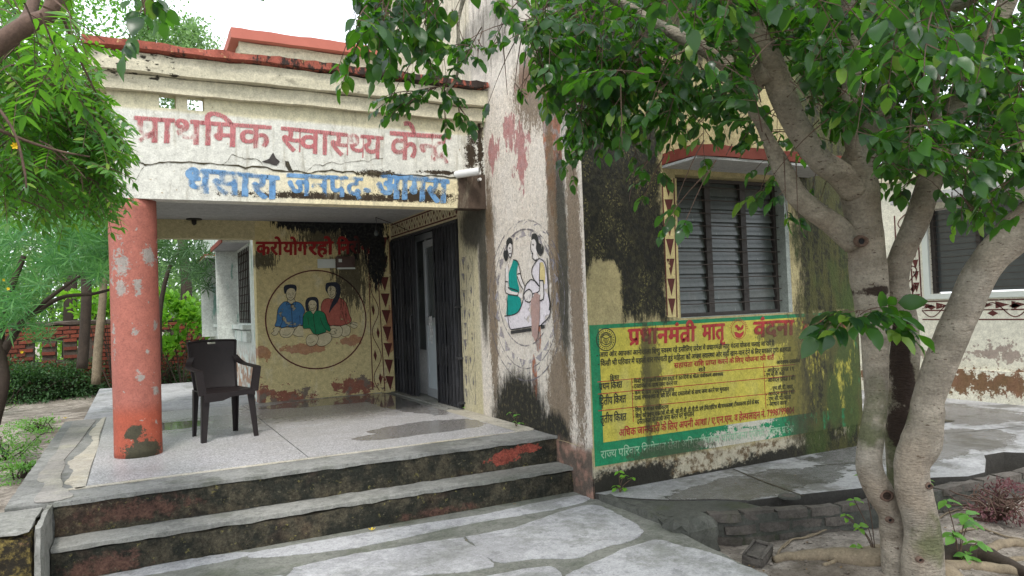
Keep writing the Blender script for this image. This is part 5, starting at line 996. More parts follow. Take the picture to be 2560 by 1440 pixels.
# ------------------------------------------------------------------ foliage
def npmesh(name, V, F3, mat):
    me = bpy.data.meshes.new(name); n = len(F3); me.vertices.add(len(V)); me.vertices.foreach_set('co', V.astype(np.float32).ravel())
    me.loops.add(n * 3); me.loops.foreach_set('vertex_index', F3.astype(np.int32).ravel()); me.polygons.add(n); me.polygons.foreach_set('loop_start', np.arange(0, n * 3, 3, dtype=np.int32))
    me.polygons.foreach_set('use_smooth', np.ones(n, bool)); me.update(calc_edges=True); me.materials.append(mat); return me
def tleaf(L, W, seg=4, fold=.18, curl=.15, widest=.45, tip=1.6, wav=0, bend=0):
    V, F = [], []
    for i in range(seg + 1):
        t = i / seg; w = W * .5 * (math.sin(math.pi * t ** (math.log(.5) / math.log(widest))) ** (1 / tip if t < widest else tip * .7) if 0 < t < 1 else 0)
        y = t * L; z = -curl * L * t * t; sx = bend * L * t * t; wz = wav * W * math.sin(t * 9)
        if i in (0, seg): V.append((sx, y, z))
        else: V += [(-w + sx, y, z + fold * w + wz), (sx, y, z), (w + sx, y, z + fold * w - wz)]
    F += [(0, 2, 1), (0, 3, 2)]
    for i in range(seg - 2):
        a = 1 + i * 3; F += [(a, a + 1, a + 4), (a, a + 4, a + 3), (a + 1, a + 2, a + 5), (a + 1, a + 5, a + 4)]
    a = 1 + (seg - 2) * 3; e = a + 3; F += [(a, a + 1, e), (a + 1, a + 2, e)]
    return np.array(V, float), np.array(F, int)
T_PONG = tleaf(.092, .056, 5, .22, .22, .42, 1.15, .05)
T_NEEM = tleaf(.066, .021, 4, .12, .10, .35, 1.1, 0, .16)
T_LIN = tleaf(.165, .0125, 3, .1, .22, .5, 1.0)
T_GEN = tleaf(.055, .030, 3, .2, .15, .45, 1.1)
T_BIG = tleaf(.14, .085, 4, .2, .2, .45, 1.1)
T_PET = tleaf(.035, .016, 3, .2, -.3, .6, 1.0)
def pix(p):
    q = CMn @ (np.array(p) - np.array([0, 0, CH])); return CX + CF * q[0] / q[2], CY + CF * q[1] / q[2], q[2]
CMn = np.array(CM)
def seg_d(x, y, a): 
    x0, y0, x1, y1 = a[:4]; t = max(0, min(1, ((x - x0) * (x1 - x0) + (y - y0) * (y1 - y0)) / ((x1 - x0) ** 2 + (y1 - y0) ** 2))); return math.hypot(x - x0 - t * (x1 - x0), y - y0 - t * (y1 - y0))
# the gardener's view: leaves are thin in front of the big limbs, the sunshade and the sign
CLEAR = [(2130, 450, 2030, 380, 62), (2030, 380, 1955, 230, 58), (1955, 230, 1905, 120, 44), (2150, 470, 2170, 720, 62), (2330, 480, 2240, 740, 50), (2560, 600, 2330, 960, 66), (2110, 590, 1950, 410, 44), (1710, 425, 1930, 420, 24), (1740, 470, 1960, 700, 40), (1500, 420, 1560, 620, 60), (1300, 330, 1320, 640, 80), (1700, 130, 1790, 160, 20), (2330, 640, 2560, 660, 70), (2330, 760, 2560, 780, 50), (300, 140, 620, 150, 62), (560, 50, 820, 60, 62), (1190, 190, 1300, 150, 45), (1120, 20, 1270, 100, 26), (700, 110, 830, 120, 50)]
def clear(x, y, d, s_):
    for a in CLEAR:
        if d < 4.6 and seg_d(x, y, a) < a[4]: return random.random() < .06
    return True
def nclear(x, y, d): return y < 530 + random.gauss(0, 35) and x < 338 + random.gauss(0, 12) and not (x > 200 and y < 110 + random.gauss(0, 15)) and not (x > 245 and 110 <= y < 215)
class Leaves:
    def __init__(s): s.p, s.d, s.n, s.s = [], [], [], []
    def add(s, p, d, n, sc): s.p.append(tuple(p)); s.d.append(tuple(d)); s.n.append(tuple(n)); s.s.append(sc)
    def cull(s, f):
        k = [i for i in range(len(s.p)) if f(*pix(s.p[i]), s.s[i])]; s.p, s.d, s.n, s.s = ([a[i] for i in k] for a in (s.p, s.d, s.n, s.s))
    def frames(s):
        p, d, n = (np.array(a, float) for a in (s.p, s.d, s.n)); sc = np.array(s.s)
        d /= np.linalg.norm(d, axis=1)[:, None] + 1e-9; x = np.cross(d, n); x /= np.linalg.norm(x, axis=1)[:, None] + 1e-9; z = np.cross(x, d); return p, x, d, z, sc
    def build(s, name, T, mat, parent, singles=0, sname='leaf', kind='stuff', root=None):
        if not s.p: return
        p, x, y, z, sc = s.frames(); N = len(p); keep = np.ones(N, bool)
        if singles:
            q = (p - np.array([0, 0, CH])) @ np.array(CM).T; u = CX + CF * q[:, 0] / q[:, 2]; v = CY + CF * q[:, 1] / q[:, 2]
            size = np.where((q[:, 2] > .3) & (u > 0) & (u < 2560) & (v > 0) & (v < 1440), sc / q[:, 2], 0); pick = np.argsort(-size)[:singles]; keep[pick] = False
            me = npmesh(sname, T[0], T[1], mat); off = Vector(root.location) if root else Vector((0, 0, 0))
            for i in pick:
                o = bpy.data.objects.new(sname, me); COL.objects.link(o); o.parent = parent
                m = Matrix(((x[i][0] * sc[i], y[i][0] * sc[i], z[i][0] * sc[i], p[i][0] - off.x), (x[i][1] * sc[i], y[i][1] * sc[i], z[i][1] * sc[i], p[i][1] - off.y), (x[i][2] * sc[i], y[i][2] * sc[i], z[i][2] * sc[i], p[i][2] - off.z), (0, 0, 0, 1)))
                o.matrix_local = m
        if not keep.any(): return
        p, x, y, z, sc = p[keep], x[keep], y[keep], z[keep], sc[keep]; tv = T[0]; n = len(tv)
        V = p[:, None, :] + (x[:, None, :] * tv[None, :, 0:1] + y[:, None, :] * tv[None, :, 1:2] + z[:, None, :] * tv[None, :, 2:3]) * sc[:, None, None]
        if parent is not None and root is not None: V = V - np.array(root.location)
        F = T[1][None] + (np.arange(len(p)) * n)[:, None, None]
        o = bpy.data.objects.new(name, npmesh(name, V.reshape(-1, 3), F.reshape(-1, 3), mat)); COL.objects.link(o); o.parent = parent
        if kind: o['kind'] = kind
        return o
rv = lambda s=1: Vector((random.gauss(0, s), random.gauss(0, s), random.gauss(0, s)))
def loc_tube(name, P, rad, mat, root, n=10, kind=None, b=None, label=None):
    b = b or MB(); b.tube([Vector(p) - root.location for p in P], rad, n)
    if name is None: return b
    o = b.build(name, mat, root, smooth=True, label=label)
    if kind: o['kind'] = kind
    return o
def twig_pong(lv, tw, root, o, d, ln, sc=1.0, n=5):
    d = Vector(d).normalized(); P = []
    for k in range(n + 1): t = k / n; P.append(o + d * ln * t + Vector((0, 0, -.25 * ln * t * t)))
    gate_ = [clear(*pix(p), 0) for p in P]
    while n > 0 and not gate_[n]: n -= 1
    if n < 1: return
    P = P[:n + 1]; tw.tube([p - root.location for p in P], [.0032 * (1.2 - .7 * k / n) for k in range(n + 1)], 3, cap=False)
    for k in range(1, n + 1):
        td = (P[k] - P[k - 1]).normalized(); sd = td.cross(Vector((0, 0, 1)) + rv(.2)).normalized() * (1 if k % 2 else -1)
        if not gate_[k]: continue
        r = (td * (.55 if k < n else 1.4) + sd * (1 if k < n else .1) + Vector((0, 0, -.30)) + rv(.18)).normalized(); L = .115 * sc; up_ = (Vector((0, 0, 1)) + rv(.28)).normalized(); sx = r.cross(up_).normalized()
        nl = random.choice((2, 2, 3)) if random.random() < .9 else 1
        if not clear(*pix(P[k] + r * L * 1.3), 0): continue
        tw.tube([P[k] - root.location, P[k] + r * L * .6 - root.location, P[k] + r * L + Vector((0, 0, -.006)) - root.location], [.0022, .0018, .0014], 3, cap=False)
        for j in range(nl):
            q = P[k] + r * L * (.45 + .5 * j / nl)
            for sg in (-1, 1):
                if random.random() < .08: continue
                dd = (r * .75 + sx * sg * .95 + Vector((0, 0, -.38)) + rv(.16)); lv.add(q, dd, up_ + rv(.25), sc * random.uniform(.45, .95))
        lv.add(P[k] + r * L, r + Vector((0, 0, -.3)) + rv(.12), up_ + rv(.2), sc * random.uniform(.7, 1.15))
def twig_neem(lv, tw, root, o, d, ln, sc=1.0, n=5):
    d = Vector(d).normalized(); P = [o + d * ln * k / n + Vector((0, 0, -.3 * ln * (k / n) ** 2)) for k in range(n + 1)]
    while n > 0 and not nclear(*pix(P[n])): n -= 1
    if n < 1: return
    P = P[:n + 1]; tw.tube([p - root.location for p in P], [.003 * (1.2 - .7 * k / n) for k in range(n + 1)], 3, cap=False)
    for k in range(1, n + 1):
        td = (P[k] - P[k - 1]).normalized(); sd = (td.cross(Vector((0, 0, 1)))).normalized() * (1 if k % 2 else -1)
        r = (td * .8 + sd * random.uniform(.3, 1) + Vector((0, 0, -.15)) + rv(.25)).normalized(); L = .22 * sc * random.uniform(.7, 1.1); m = 7
        if not nclear(*pix(P[k] + r * L)): continue
        up_ = (Vector((0, 0, 1)) + rv(.3)).normalized(); sx = r.cross(up_).normalized(); Q = [P[k] + r * L * t / m + Vector((0, 0, -.20 * L * (t / m) ** 2)) for t in range(m + 1)]
        tw.tube([q - root.location for q in Q], .0013, 3, cap=False)
        for t in range(1, m + 1):
            rr = (Q[t] - Q[t - 1]).normalized()
            for sg in (-1, 1):
                lv.add(Q[t], rr * .55 + sx * sg + Vector((0, 0, -.25)) + rv(.1), up_ + rv(.2), sc * random.uniform(.75, 1.1) * (1 - .25 * abs(t / m - .5)))
        lv.add(Q[m], Q[m] - Q[m - 1], up_, sc * .9)
def whorl(lv, o, d, n=22, sc=1.0):
    d = Vector(d).normalized(); u = d.orthogonal().normalized(); w = d.cross(u)
    for i in range(n):
        a = i * 2.4; t = i / n; e = .25 + 1.1 * (1 - t); dd = (u * math.cos(a) + w * math.sin(a)) * e + d * (1.15 - e * .6) + rv(.08); lv.add(o - d * .09 * (1 - t) * sc, dd, d + rv(.2), sc * random.uniform(.75, 1.15))
def region(n, x0, x1, y0, y1, d0, d1): return [atd(random.uniform(x0, x1), random.uniform(y0, y1), random.uniform(d0, d1)) for _ in range(n)]
def px_path(L, k=5):       # [(px, py, depth, radius_px)]
    P = catmull([atd(a, b_, d) for a, b_, d, r in L], k); rad = []
    for i in range(len(L) - 1):
        for j in range(k): t = j / k; rad.append((L[i][3] * L[i][2] * (1 - t) + L[i + 1][3] * L[i + 1][2] * t) / CF)
    rad.append(L[-1][3] * L[-1][2] / CF); return P, rad
# ------------------------------------------------------------------ the tree in front of the court
tree = thing('broadleaf_tree', (3.80, 2.62, -.55), 'large multi-stemmed tree with smooth grey bark, in front of the painted notice', 'tree')
def stem(name, L, n=18, lumps=.06, mat='bark', k=6, label=None):
    P, rad = px_path(L, k); b = MB(); b.tube([p - tree.location for p in P], rad, n)
    V = []
    for v in b.v:
        p = Vector(v); i = min(range(len(P)), key=lambda q: (P[q] - tree.location - p).length_squared); c_ = P[i] - tree.location; q = p - c_
        V.append(tuple(c_ + q * (1 + lumps * (noise.noise((p) * 5) * 1.2 + .6 * noise.noise(p * 14)))))
    b.v = V; return b.build(name, M[mat], tree, smooth=True, label=label)
stem('stem', [(2300, 1530, 4.02, 62), (2262, 1440, 4.02, 50), (2236, 1344, 4.02, 34), (2228, 1283, 4.02, 32), (2194, 1222, 4.02, 33), (2172, 1161, 4.02, 31), (2178, 1100, 4.03, 30), (2190, 995, 4.05, 26), (2188, 884, 4.05, 32), (2190, 790, 4.07, 38)], label='left leaning stem with a knot hole')
stem('stem', [(2325, 1545, 3.86, 84), (2308, 1440, 3.86, 52), (2308, 1344, 3.86, 43), (2297, 1283, 3.86, 41), (2284, 1222, 3.86, 42), (2280, 1161, 3.87, 40), (2302, 1107, 3.88, 47), (2318, 1040, 3.88, 41), (2322, 995, 3.88, 36), (2362, 884, 3.86, 38), (2408, 773, 3.84, 39), (2463, 662, 3.82, 40), (2530, 590, 3.80, 44), (2640, 480, 3.75, 42), (2800, 250, 3.7, 36), (2900, -60, 3.6, 28)], label='right stem that leans out to the right')
stem('stem', [(2290, 1500, 4.2, 60), (2262, 1380, 4.22, 26), (2250, 1240, 4.22, 26), (2255, 1107, 4.22, 38), (2254, 995, 4.22, 36), (2262, 884, 4.2, 35), (2262, 800, 4.18, 30), (2240, 718, 4.14, 30), (2247, 662, 4.12, 29), (2268, 606, 4.1, 29), (2292, 551, 4.08, 29), (2315, 480, 4.05, 30), (2350, 380, 4.0, 30), (2400, 250, 3.95, 26), (2480, 90, 3.9, 22), (2560, -80, 3.85, 18)], label='rear stem with a dark rotten hollow')
stem('stem', [(2186, 800, 4.08, 40), (2172, 700, 4.06, 44), (2168, 662, 4.05, 44), (2158, 551, 4.03, 42), (2146, 468, 4.0, 48), (2140, 420, 3.98, 46), (2180, 330, 3.95, 32), (2230, 200, 3.9, 26), (2280, 60, 3.85, 22), (2310, -90, 3.8, 18)], label='thick upper stem')
stem('branch', [(2136, 470, 3.98, 40), (2095, 432, 3.92, 32), (2050, 400, 3.86, 30), (2010, 345, 3.8, 30), (1980, 290, 3.72, 31), (1950, 220, 3.64, 32), (1925, 150, 3.56, 29), (1895, 90, 3.5, 26), (1860, 20, 3.44, 26), (1800, -80, 3.3, 22), (1700, -190, 3.1, 16)])
stem('branch', [(2135, 612, 4.02, 26), (2095, 570, 4.0, 28), (2040, 530, 3.98, 27), (1995, 492, 3.96, 26), (1965, 440, 3.95, 25), (1945, 400, 3.95, 22), (1925, 360, 3.95, 17), (1900, 310, 3.9, 12), (1860, 250, 3.85, 9)], label='short broken branch')
stem('branch', [(1925, 170, 3.56, 30), (1895, 190, 3.62, 26), (1880, 215, 3.7, 24), (1850, 190, 3.75, 24), (1800, 145, 3.8, 22), (1735, 108, 3.85, 18), (1640, 60, 3.9, 14), (1540, 0, 3.9, 11), (1400, -70, 3.8, 8)])
stem('branch', [(1745, -20, 3.2, 16), (1600, -60, 3.25, 13), (1400, -60, 3.4, 10), (1200, -50, 3.5, 7), (1150, 30, 3.5, 4.5), (1146, 120, 3.5, 4), (1142, 190, 3.5, 3.6), (1108, 240, 3.5, 2.6)], 8)
stem('branch', [(1400, -70, 3.4, 9), (1100, -140, 3.0, 8), (800, -120, 2.8, 7), (560, -60, 2.7, 5), (430, -20, 2.65, 3)], 8)
stem('branch', [(2275, 60, 3.86, 18), (2370, 20, 3.6, 20), (2500, -50, 3.3, 20)])
for L in ([(2130, 250, 3.9, 24), (2128, 120, 3.8, 20), (2118, 0, 3.7, 18), (2100, -90, 3.6, 14)], [(2150, 440, 3.96, 26), (2130, 330, 3.9, 20), (2125, 220, 3.85, 20)], [(2350, 380, 3.98, 16), (2340, 250, 3.6, 9), (2345, 150, 3.4, 6)]): stem('branch', L)
LV, TW = Leaves(), MB()
def sprays(pts, dfun, ln=(.22, .4), sc=(.85, 1.1), n=5):
    for p in pts: twig_pong(LV, TW, tree, p, dfun(), random.uniform(*ln), random.uniform(*sc), n)
dl_ = lambda: Vector((-.8, .2, -.15)) + rv(.6); dd_ = lambda: Vector((-.25, 0, -.75)) + rv(.45); da_ = lambda: Vector((0, 0, -.1)) + rv(.8)
sprays(region(235, 1500, 2640, -200, 240, 3.0, 4.8), da_, sc=(.7, 1.15)); sprays(region(95, 1950, 2640, -100, 340, 3.9, 5.2), da_, sc=(.8, 1.15)); sprays(region(55, 1300, 1900, -120, 150, 3.9, 4.8), da_, sc=(.7, 1.0)); sprays(region(30, 1560, 1900, 110, 220, 3.4, 4.7), da_); sprays(region(62, 1900, 2620, 150, 360, 3.4, 4.7), da_); sprays(region(26, 1600, 2700, -260, 60, 2.2, 3.0), da_, sc=(.8, 1.05))
sprays(region(62, 2170, 2650, 270, 440, 2.9, 4.6), da_, sc=(.8, 1.05)); sprays(region(5, 2400, 2640, 440, 520, 3.0, 3.9), dd_)
sprays(region(46, 1480, 1720, 90, 230, 3.6, 4.3), dd_, (.2, .32), (.65, .9)); sprays(region(20, 1430, 1560, 190, 310, 3.7, 4.2), dd_, (.16, .26), (.6, .85)); sprays(region(7, 1430, 1490, 280, 350, 3.7, 4.1), dd_, (.14, .22), (.55, .75))
sprays(region(34, 1260, 1500, -40, 120, 3.5, 4.3), dd_, (.18, .3), (.75, 1.0)); sprays(region(12, 1230, 1400, 60, 130, 3.5, 4.0), dd_, (.15, .25), (.7, .95))
sprays(region(30, 920, 1200, -110, 40, 3.1, 3.8), dd_, (.18, .28), (.8, 1.05)); sprays(region(9, 1040, 1240, 60, 120, 3.4, 3.8), dd_, (.14, .22), (.55, .75)); sprays(region(6, 880, 980, -40, 20, 3.0, 3.4), dd_, (.14, .2), (.9, 1.1))
for k in range(7): twig_pong(LV, TW, tree, atd(1112 - k * 14, 214 + k * 3, 3.5), Vector((-.8, .2, -.1)) + rv(.22), .16, .62, 4)
for k in range(4): twig_pong(LV, TW, tree, atd(1110, 225, 3.5), Vector((.2, .0, -.3)) + rv(.25), .13, .75, 3)
for a, b_, d in ((1760, 350, 3.5), (1800, 380, 3.45), (1790, 400, 3.4), (1830, 360, 3.5), (1770, 430, 3.45), (1990, 400, 3.7), (1960, 390, 3.7), (1660, 390, 3.9), (1640, 380, 3.9), (2080, 420, 4.2), (2050, 400, 4.3)): twig_pong(LV, TW, tree, atd(a, b_, d), Vector((-.45, 0, -.6)) + rv(.25), .24, .82, 4)
sprays(region(9, 330, 620, -110, -20, 2.3, 2.8), lambda: Vector((-.1, 0, -.5)) + rv(.4), (.12, .2), (.75, .95), 3)
CK = CLEAR[:]; CLEAR.clear()
for a in range(6): twig_pong(LV, TW, tree, atd(2120 + 10 * a, 775 + 4 * a, 3.62), Vector((-.9 + .34 * a, -.2, .05)) + rv(.12), .13, 1.3, 3)
CLEAR.extend(CK)
def knot(px, py, d, r, lab=None):
    c_ = atd(px, py, d) - tree.location; u, w = rt, up; b = MB(); n1 = 14; V = []
    for i in range(n1):
        a = 2 * math.pi * i / n1; e = u * math.cos(a) + w * math.sin(a) * .85
        for q, h in ((1.0, -.012), (.86, .010), (.62, .012), (.42, -.004), (.3, -.02)): V.append(c_ + e * r * q * (1 + .1 * noise.noise(e * 3)) - fw * h)
    b.add(V, [(i * 5 + k, ((i + 1) % n1) * 5 + k, ((i + 1) % n1) * 5 + k + 1, i * 5 + k + 1) for i in range(n1) for k in range(4)]); b.build('knot', M['tbark'], tree, smooth=True)
    b = MB(); b.add([c_ + (u * math.cos(a) + w * math.sin(a)) * r * .4 - fw * .0 for a in [i * .6 for i in range(10)]], [tuple(range(10))]); b.build('knot_hole', M['dark'], tree)
knot(2216, 1239, 3.955, .042); knot(2154, 603, 3.93, .040); knot(2225, 1300, 3.955, .022); knot(2322, 1215, 3.78, .022); knot(2300, 1400, 3.74, .02)
# overhead crown beyond the frame, so the shade is the tree's own
for _ in range(300):
    p = Vector((random.uniform(.6, 7.2), random.uniform(-1.6, 4.6), random.uniform(3.0, 4.9))); 
    if (p.x - 3.8) ** 2 / 12 + (p.y - 1.6) ** 2 / 10 < 1: twig_pong(LV, TW, tree, p, da_(), .4, 1.45, 4)
LV.build('foliage', T_PONG, M['pong'], tree, 285, root=tree)
o = TW.build('twigs', M['tbark'], tree); o['kind'] = 'stuff'
LL = Leaves(); tws = MB()
for a, b_, d in ((2020, 430, 4.3), (2060, 450, 4.3), (2380, 480, 4.2), (2420, 500, 4.2), (1580, 462, 4.0)): twig_pong(LL, tws, tree, atd(a, b_, d), Vector((.2, 0, -.3)) + rv(.3), .2, .7, 3)
LL.build('young_leaves', T_PONG, M['lime'], tree, 0, root=tree); o = tws.build('young_twigs', M['tbark'], tree); o['kind'] = 'stuff'
def rootline(L, r0, r1, z0=-.545, mat='root', name='root'):
    P = catmull([onz(x, y, z0) for x, y in L], 6); P = [Vector((p.x, p.y, gz(p.x, p.y) + .2 * r0 + .012 * noise.noise(p * 6))) for p in P]; n = len(P)
    return loc_tube(name, P, [(r0 + (r1 - r0) * i / (n - 1)) * (1 + .2 * noise.noise(P[i] * 9)) for i in range(n)], M[mat], tree, 9)
rootline([(2230, 1432), (2160, 1425), (2080, 1410), (1990, 1400), (1935, 1408)], .075, .02); rootline([(2215, 1380), (2150, 1390), (2110, 1397), (2090, 1418), (2060, 1425)], .022, .012)
rootline([(2340, 1420), (2430, 1400), (2500, 1420), (2600, 1460)], .075, .03, mat='dbark'); rootline([(2350, 1440), (2440, 1432), (2560, 1442), (2640, 1450)], .04, .02); rootline([(2470, 1400), (2478, 1372), (2520, 1360), (2580, 1365), (2650, 1380)], .035, .03)
rootline([(2500, 1418), (2550, 1405), (2620, 1400)], .022, .02); rootline([(2340, 1470), (2400, 1500), (2500, 1560)], .09, .05)
def ground_twig(L, r, lab, z0=-.545):
    P = catmull([onz(x, y, z0) for x, y in L], 6); P = [Vector((p.x, p.y, gz(p.x, p.y) + .012 + .01 * noise.noise(p * 9))) for p in P]; b = MB(); b.tube(P, [r * (1 - .5 * i / len(P)) for i in range(len(P))], 6); return tag(b.build('fallen_twig', M['root'], smooth=True), lab, 'twig', 'dry twigs lying on the soil')
ground_twig([(1942, 1398), (1950, 1370), (1975, 1352), (2030, 1346), (2080, 1328), (2150, 1322)], .008, 'long bent dry twig by the foot of the brick kerb'); ground_twig([(1958, 1366), (1985, 1350), (2040, 1340), (2050, 1334)], .006, 'short dry twig crossing the long bent one')
ground_twig([(2400, 1330), (2450, 1318), (2500, 1338), (2560, 1350)], .009, 'dry twig on the soil behind the thick roots'); ground_twig([(2340, 1300), (2400, 1270), (2480, 1262)], .006, 'thin dry twig beside the reddish bush')
# ------------------------------------------------------------------ pinnate tree at the left edge
nm = thing('neem_tree', (-1.9, 2.2, -.42), 'tree with bright feathery pinnate leaves hanging in from the left edge', 'tree')
loc_tube('trunk', catmull([(-1.9, 2.2, -.42), (-1.95, 2.25, .6), (-1.85, 2.2, 1.5), (-1.75, 2.15, 2.2), (-1.9, 2.2, 3.2), (-1.8, 2.4, 4.2)], 5), [.13 - .003 * i for i in range(26)], M['tbark'], nm, 12)
def nbr(L, k=5): P, r_ = px_path(L, k); loc_tube('branch', P, r_, M['tbark'], nm, 10)
P0 = [(-260, 420, 2.5, 34), (-140, 260, 2.4, 30), (-40, 140, 2.35, 26), (30, 88, 2.35, 24), (75, 58, 2.35, 22), (118, 40, 2.35, 19), (134, 0, 2.35, 18), (140, -70, 2.35, 15)]; nbr(P0)
q0 = atd(-260, 420, 2.5); loc_tube('branch', catmull([(-1.86, 2.2, 1.35), (-1.72, 2.1, 1.5), tuple(q0 * .5 + Vector((-1.6, 2.1, 1.55)) * .5), tuple(q0), tuple(atd(-200, 340, 2.45))], 4), [.06, .058, .056, .054, .053, .052, .051, .05, .049, .048, .048, .047, .046, .046, .045, .044, .043], M['tbark'], nm, 10)
nbr([(60, 66, 2.35, 20), (75, 30, 2.4, 14), (90, -20, 2.45, 13), (100, -80, 2.5, 12)]); nbr([(120, 38, 2.35, 10), (150, 35, 2.4, 5), (172, 80, 2.45, 3.4), (200, 150, 2.5, 3), (240, 232, 2.6, 2)]); nbr([(-60, 300, 2.6, 6), (60, 350, 2.7, 4), (150, 378, 2.75, 3), (225, 392, 2.8, 2)]); nbr([(-60, 200, 2.6, 5), (30, 320, 2.6, 3.4), (60, 420, 2.6, 3), (66, 470, 2.6, 2)])
NL, NW = Leaves(), MB()
dn_ = lambda: Vector((.45, .15, -.3)) + rv(.45)
for p in region(85, -160, 150, -120, 200, 2.7, 3.9) + region(95, -160, 170, 160, 400, 2.7, 3.9) + region(34, -100, 120, 380, 520, 2.8, 3.6): twig_neem(NL, NW, nm, p, dn_(), random.uniform(.2, .32), random.uniform(.75, 1.0), 4)
for p in region(26, 130, 215, 170, 320, 2.9, 3.3) + region(28, 120, 225, 350, 490, 2.9, 3.3): twig_neem(NL, NW, nm, p, Vector((.4, .1, -.45)) + rv(.25), .16, .72, 4)
for p in region(6, 60, 170, -40, 40, 2.0, 2.3): twig_neem(NL, NW, nm, p, dn_(), .16, 1.0, 3)
NL.build('foliage', T_NEEM, M['neem'], nm, 290, 'leaflet', root=nm); o = NW.build('twigs', M['tbark'], nm); o['kind'] = 'stuff'
# ------------------------------------------------------------------ garden behind: oleanders, shrubs, trees
def oleander(x, y, z0, stems, regs, label, mat='olea', sc=1.0, n=22, bark='dbark'):
    t = thing('oleander', (x, y, z0), label, 'shrub', None)
    for L in stems: P, r_ = px_path(L); loc_tube('stem', [Vector((x, y, z0))] * 0 + P, r_, M[bark], t, 8)
    lv = Leaves(); 
    for R_ in regs:
        for p in region(*R_): whorl(lv, p, Vector((0, -.35, .45)) + rv(.55), n, sc * random.uniform(.8, 1.15))
    lv.build('foliage', T_LIN, M[mat], t, root=t); return t
ol = oleander(-2.9, 6.2, -.4, [[(-20, 1060, 6.2, 18), (5, 950, 6.2, 17), (-5, 850, 6.3, 14), (20, 740, 6.4, 10), (60, 640, 6.5, 6)], [(-5, 900, 6.3, 12), (60, 800, 6.3, 8), (130, 740, 6.3, 5), (200, 690, 6.3, 3)], [(60, 800, 6.3, 8), (150, 745, 6.5, 5), (230, 735, 6.6, 4), (290, 720, 6.7, 3)]],
     [(210, -120, 275, 440, 690, 5.8, 7.8), (60, -120, 120, 690, 840, 5.8, 7.0), (60, 120, 285, 520, 680, 6.4, 8.0)], 'bluish green linear-leaved shrub with yellow flowers left of the pillar')
oleander(-1.5, 10.5, -.4, [[(205, 920, 10.5, 13), (212, 830, 10.5, 12), (216, 740, 10.5, 12), (212, 640, 10.6, 10), (200, 520, 10.7, 8)]], [(60, -40, 300, 380, 640, 9.5, 12.0)], 'oleander with a dark straight trunk before the brick wall', 'shrubd', 1.0)
oleander(-1.2, 12, -.4, [[(240, 960, 12, 11), (246, 860, 12, 10), (256, 760, 12, 9), (262, 660, 12, 8), (270, 540, 12, 7)]], [(44, 180, 330, 540, 700, 11, 13.5)], 'oleander with a slim pale trunk just left of the pillar', 'shrubd', 1.0, bark='root')
oleander(-.3, 12.6, -.4, [[(400, 900, 12.6, 6), (400, 780, 12.6, 6), (420, 680, 12.6, 5), (450, 620, 12.6, 4)]], [(70, 350, 520, 585, 690, 10.2, 13.5), (14, 480, 545, 640, 720, 11, 12.5)], 'dark oleander seen through the porch beside the pillar', 'shrubd', 1.25)
fl = Leaves(); 
for x, y, d in ((21, 722, 5.7), (38, 366, 2.6), (55, 880, 6.0), (10, 700, 6.0)):
    p = atd(x, y, d)
    for k in range(6): a = k * 1.05; fl.add(p, (math.cos(a), -.5, math.sin(a)), (0, -1, .2), .5)
fl.build('flower', T_PET, M['yellowfl'], ol, root=ol, kind='stuff')
def bush(name, base, rad, n, T, mat, label, cat='shrub', sc=1.0, stems=7, group=None, bark='dbark', zc=None):
    base = Vector(base); t = thing(name, base, label, cat, group); lv = Leaves(); b = MB(); zc = rad[2] if zc is None else zc
    for k in range(stems):
        tip = Vector((random.gauss(0, rad[0] * .5), random.gauss(0, rad[1] * .5), zc + rad[2] * random.uniform(-.2, .6))); P = catmull([(0, 0, 0), tip * .4 + rv(.04), tip * .75 + rv(.05), tip], 3); b.tube(P, [.012 * sc * (1.1 - i / len(P)) + .002 for i in range(len(P))], 4)
    b.build('stems', M[bark], t)
    cl = [Vector((random.gauss(0, rad[0] * .45), random.gauss(0, rad[1] * .45), zc + random.uniform(-1, 1) * rad[2])) for _ in range(max(6, n // 60))]
    for _ in range(n):
        c_ = random.choice(cl); p = c_ + Vector((random.gauss(0, rad[0] * .17), random.gauss(0, rad[1] * .17), random.gauss(0, rad[2] * .16)))
        if p.z < .02: continue
        lv.add(base + p, (p - Vector((0, 0, zc * .4))).normalized() + rv(.6) + Vector((0, 0, -.2)), Vector((0, 0, 1)) + rv(.5), sc * random.uniform(.6, 1.2))
    lv.build('foliage', T, M[mat], t, root=t); return t
for k, (x, y, d, r, h) in enumerate(((60, 1010, 9.0, .75, .34), (160, 1000, 10.0, .85, .30), (250, 985, 11.0, .7, .32), (-60, 1020, 8.2, .8, .45), (205, 950, 12.6, 1.0, .28), (60, 940, 12.5, 1.2, .30))):
    p = onz(x, y, -.4); bush('garden_shrub', (p.x, p.y, -.40), (r, r * .7, h), 2300, T_GEN, 'shrubd', ['dull green shrub low at the left, nearest of the row', 'dull green shrub below the three wall slots', 'dull green shrub touching the pillar at the left', 'shrub cut by the left edge of the photo', 'shrub in front of the brick wall beside the pillar', 'shrub under the left end of the brick wall'][k], sc=1.15)
p = onz(425, 985, -.4); bush('garden_shrub', (p.x, p.y + .6, -.40), (.55, .5, .48), 1500, T_GEN, 'shrubd', 'tangled dark shrub seen between the pillar and the chair', sc=1.1, stems=22)
for (x, y, r, h, l_) in ((95, 1080, .34, .12, 'low feathery plant beside the porch edge, right of the others'), (10, 1150, .40, .18, 'low feathery plant nearest the camera at the left edge'), (60, 1195, .26, .08, 'smallest feathery plant low beside the porch corner'), (-20, 1040, .42, .28, 'taller feathery plant at the left edge by the dark stem')):
    p = onz(x, y, -.36); bush('feathery_plant', (p.x, p.y, -.37), (r, r, h), 1300, T_NEEM, 'fresh', l_, 'plant', sc=.62, stems=12)
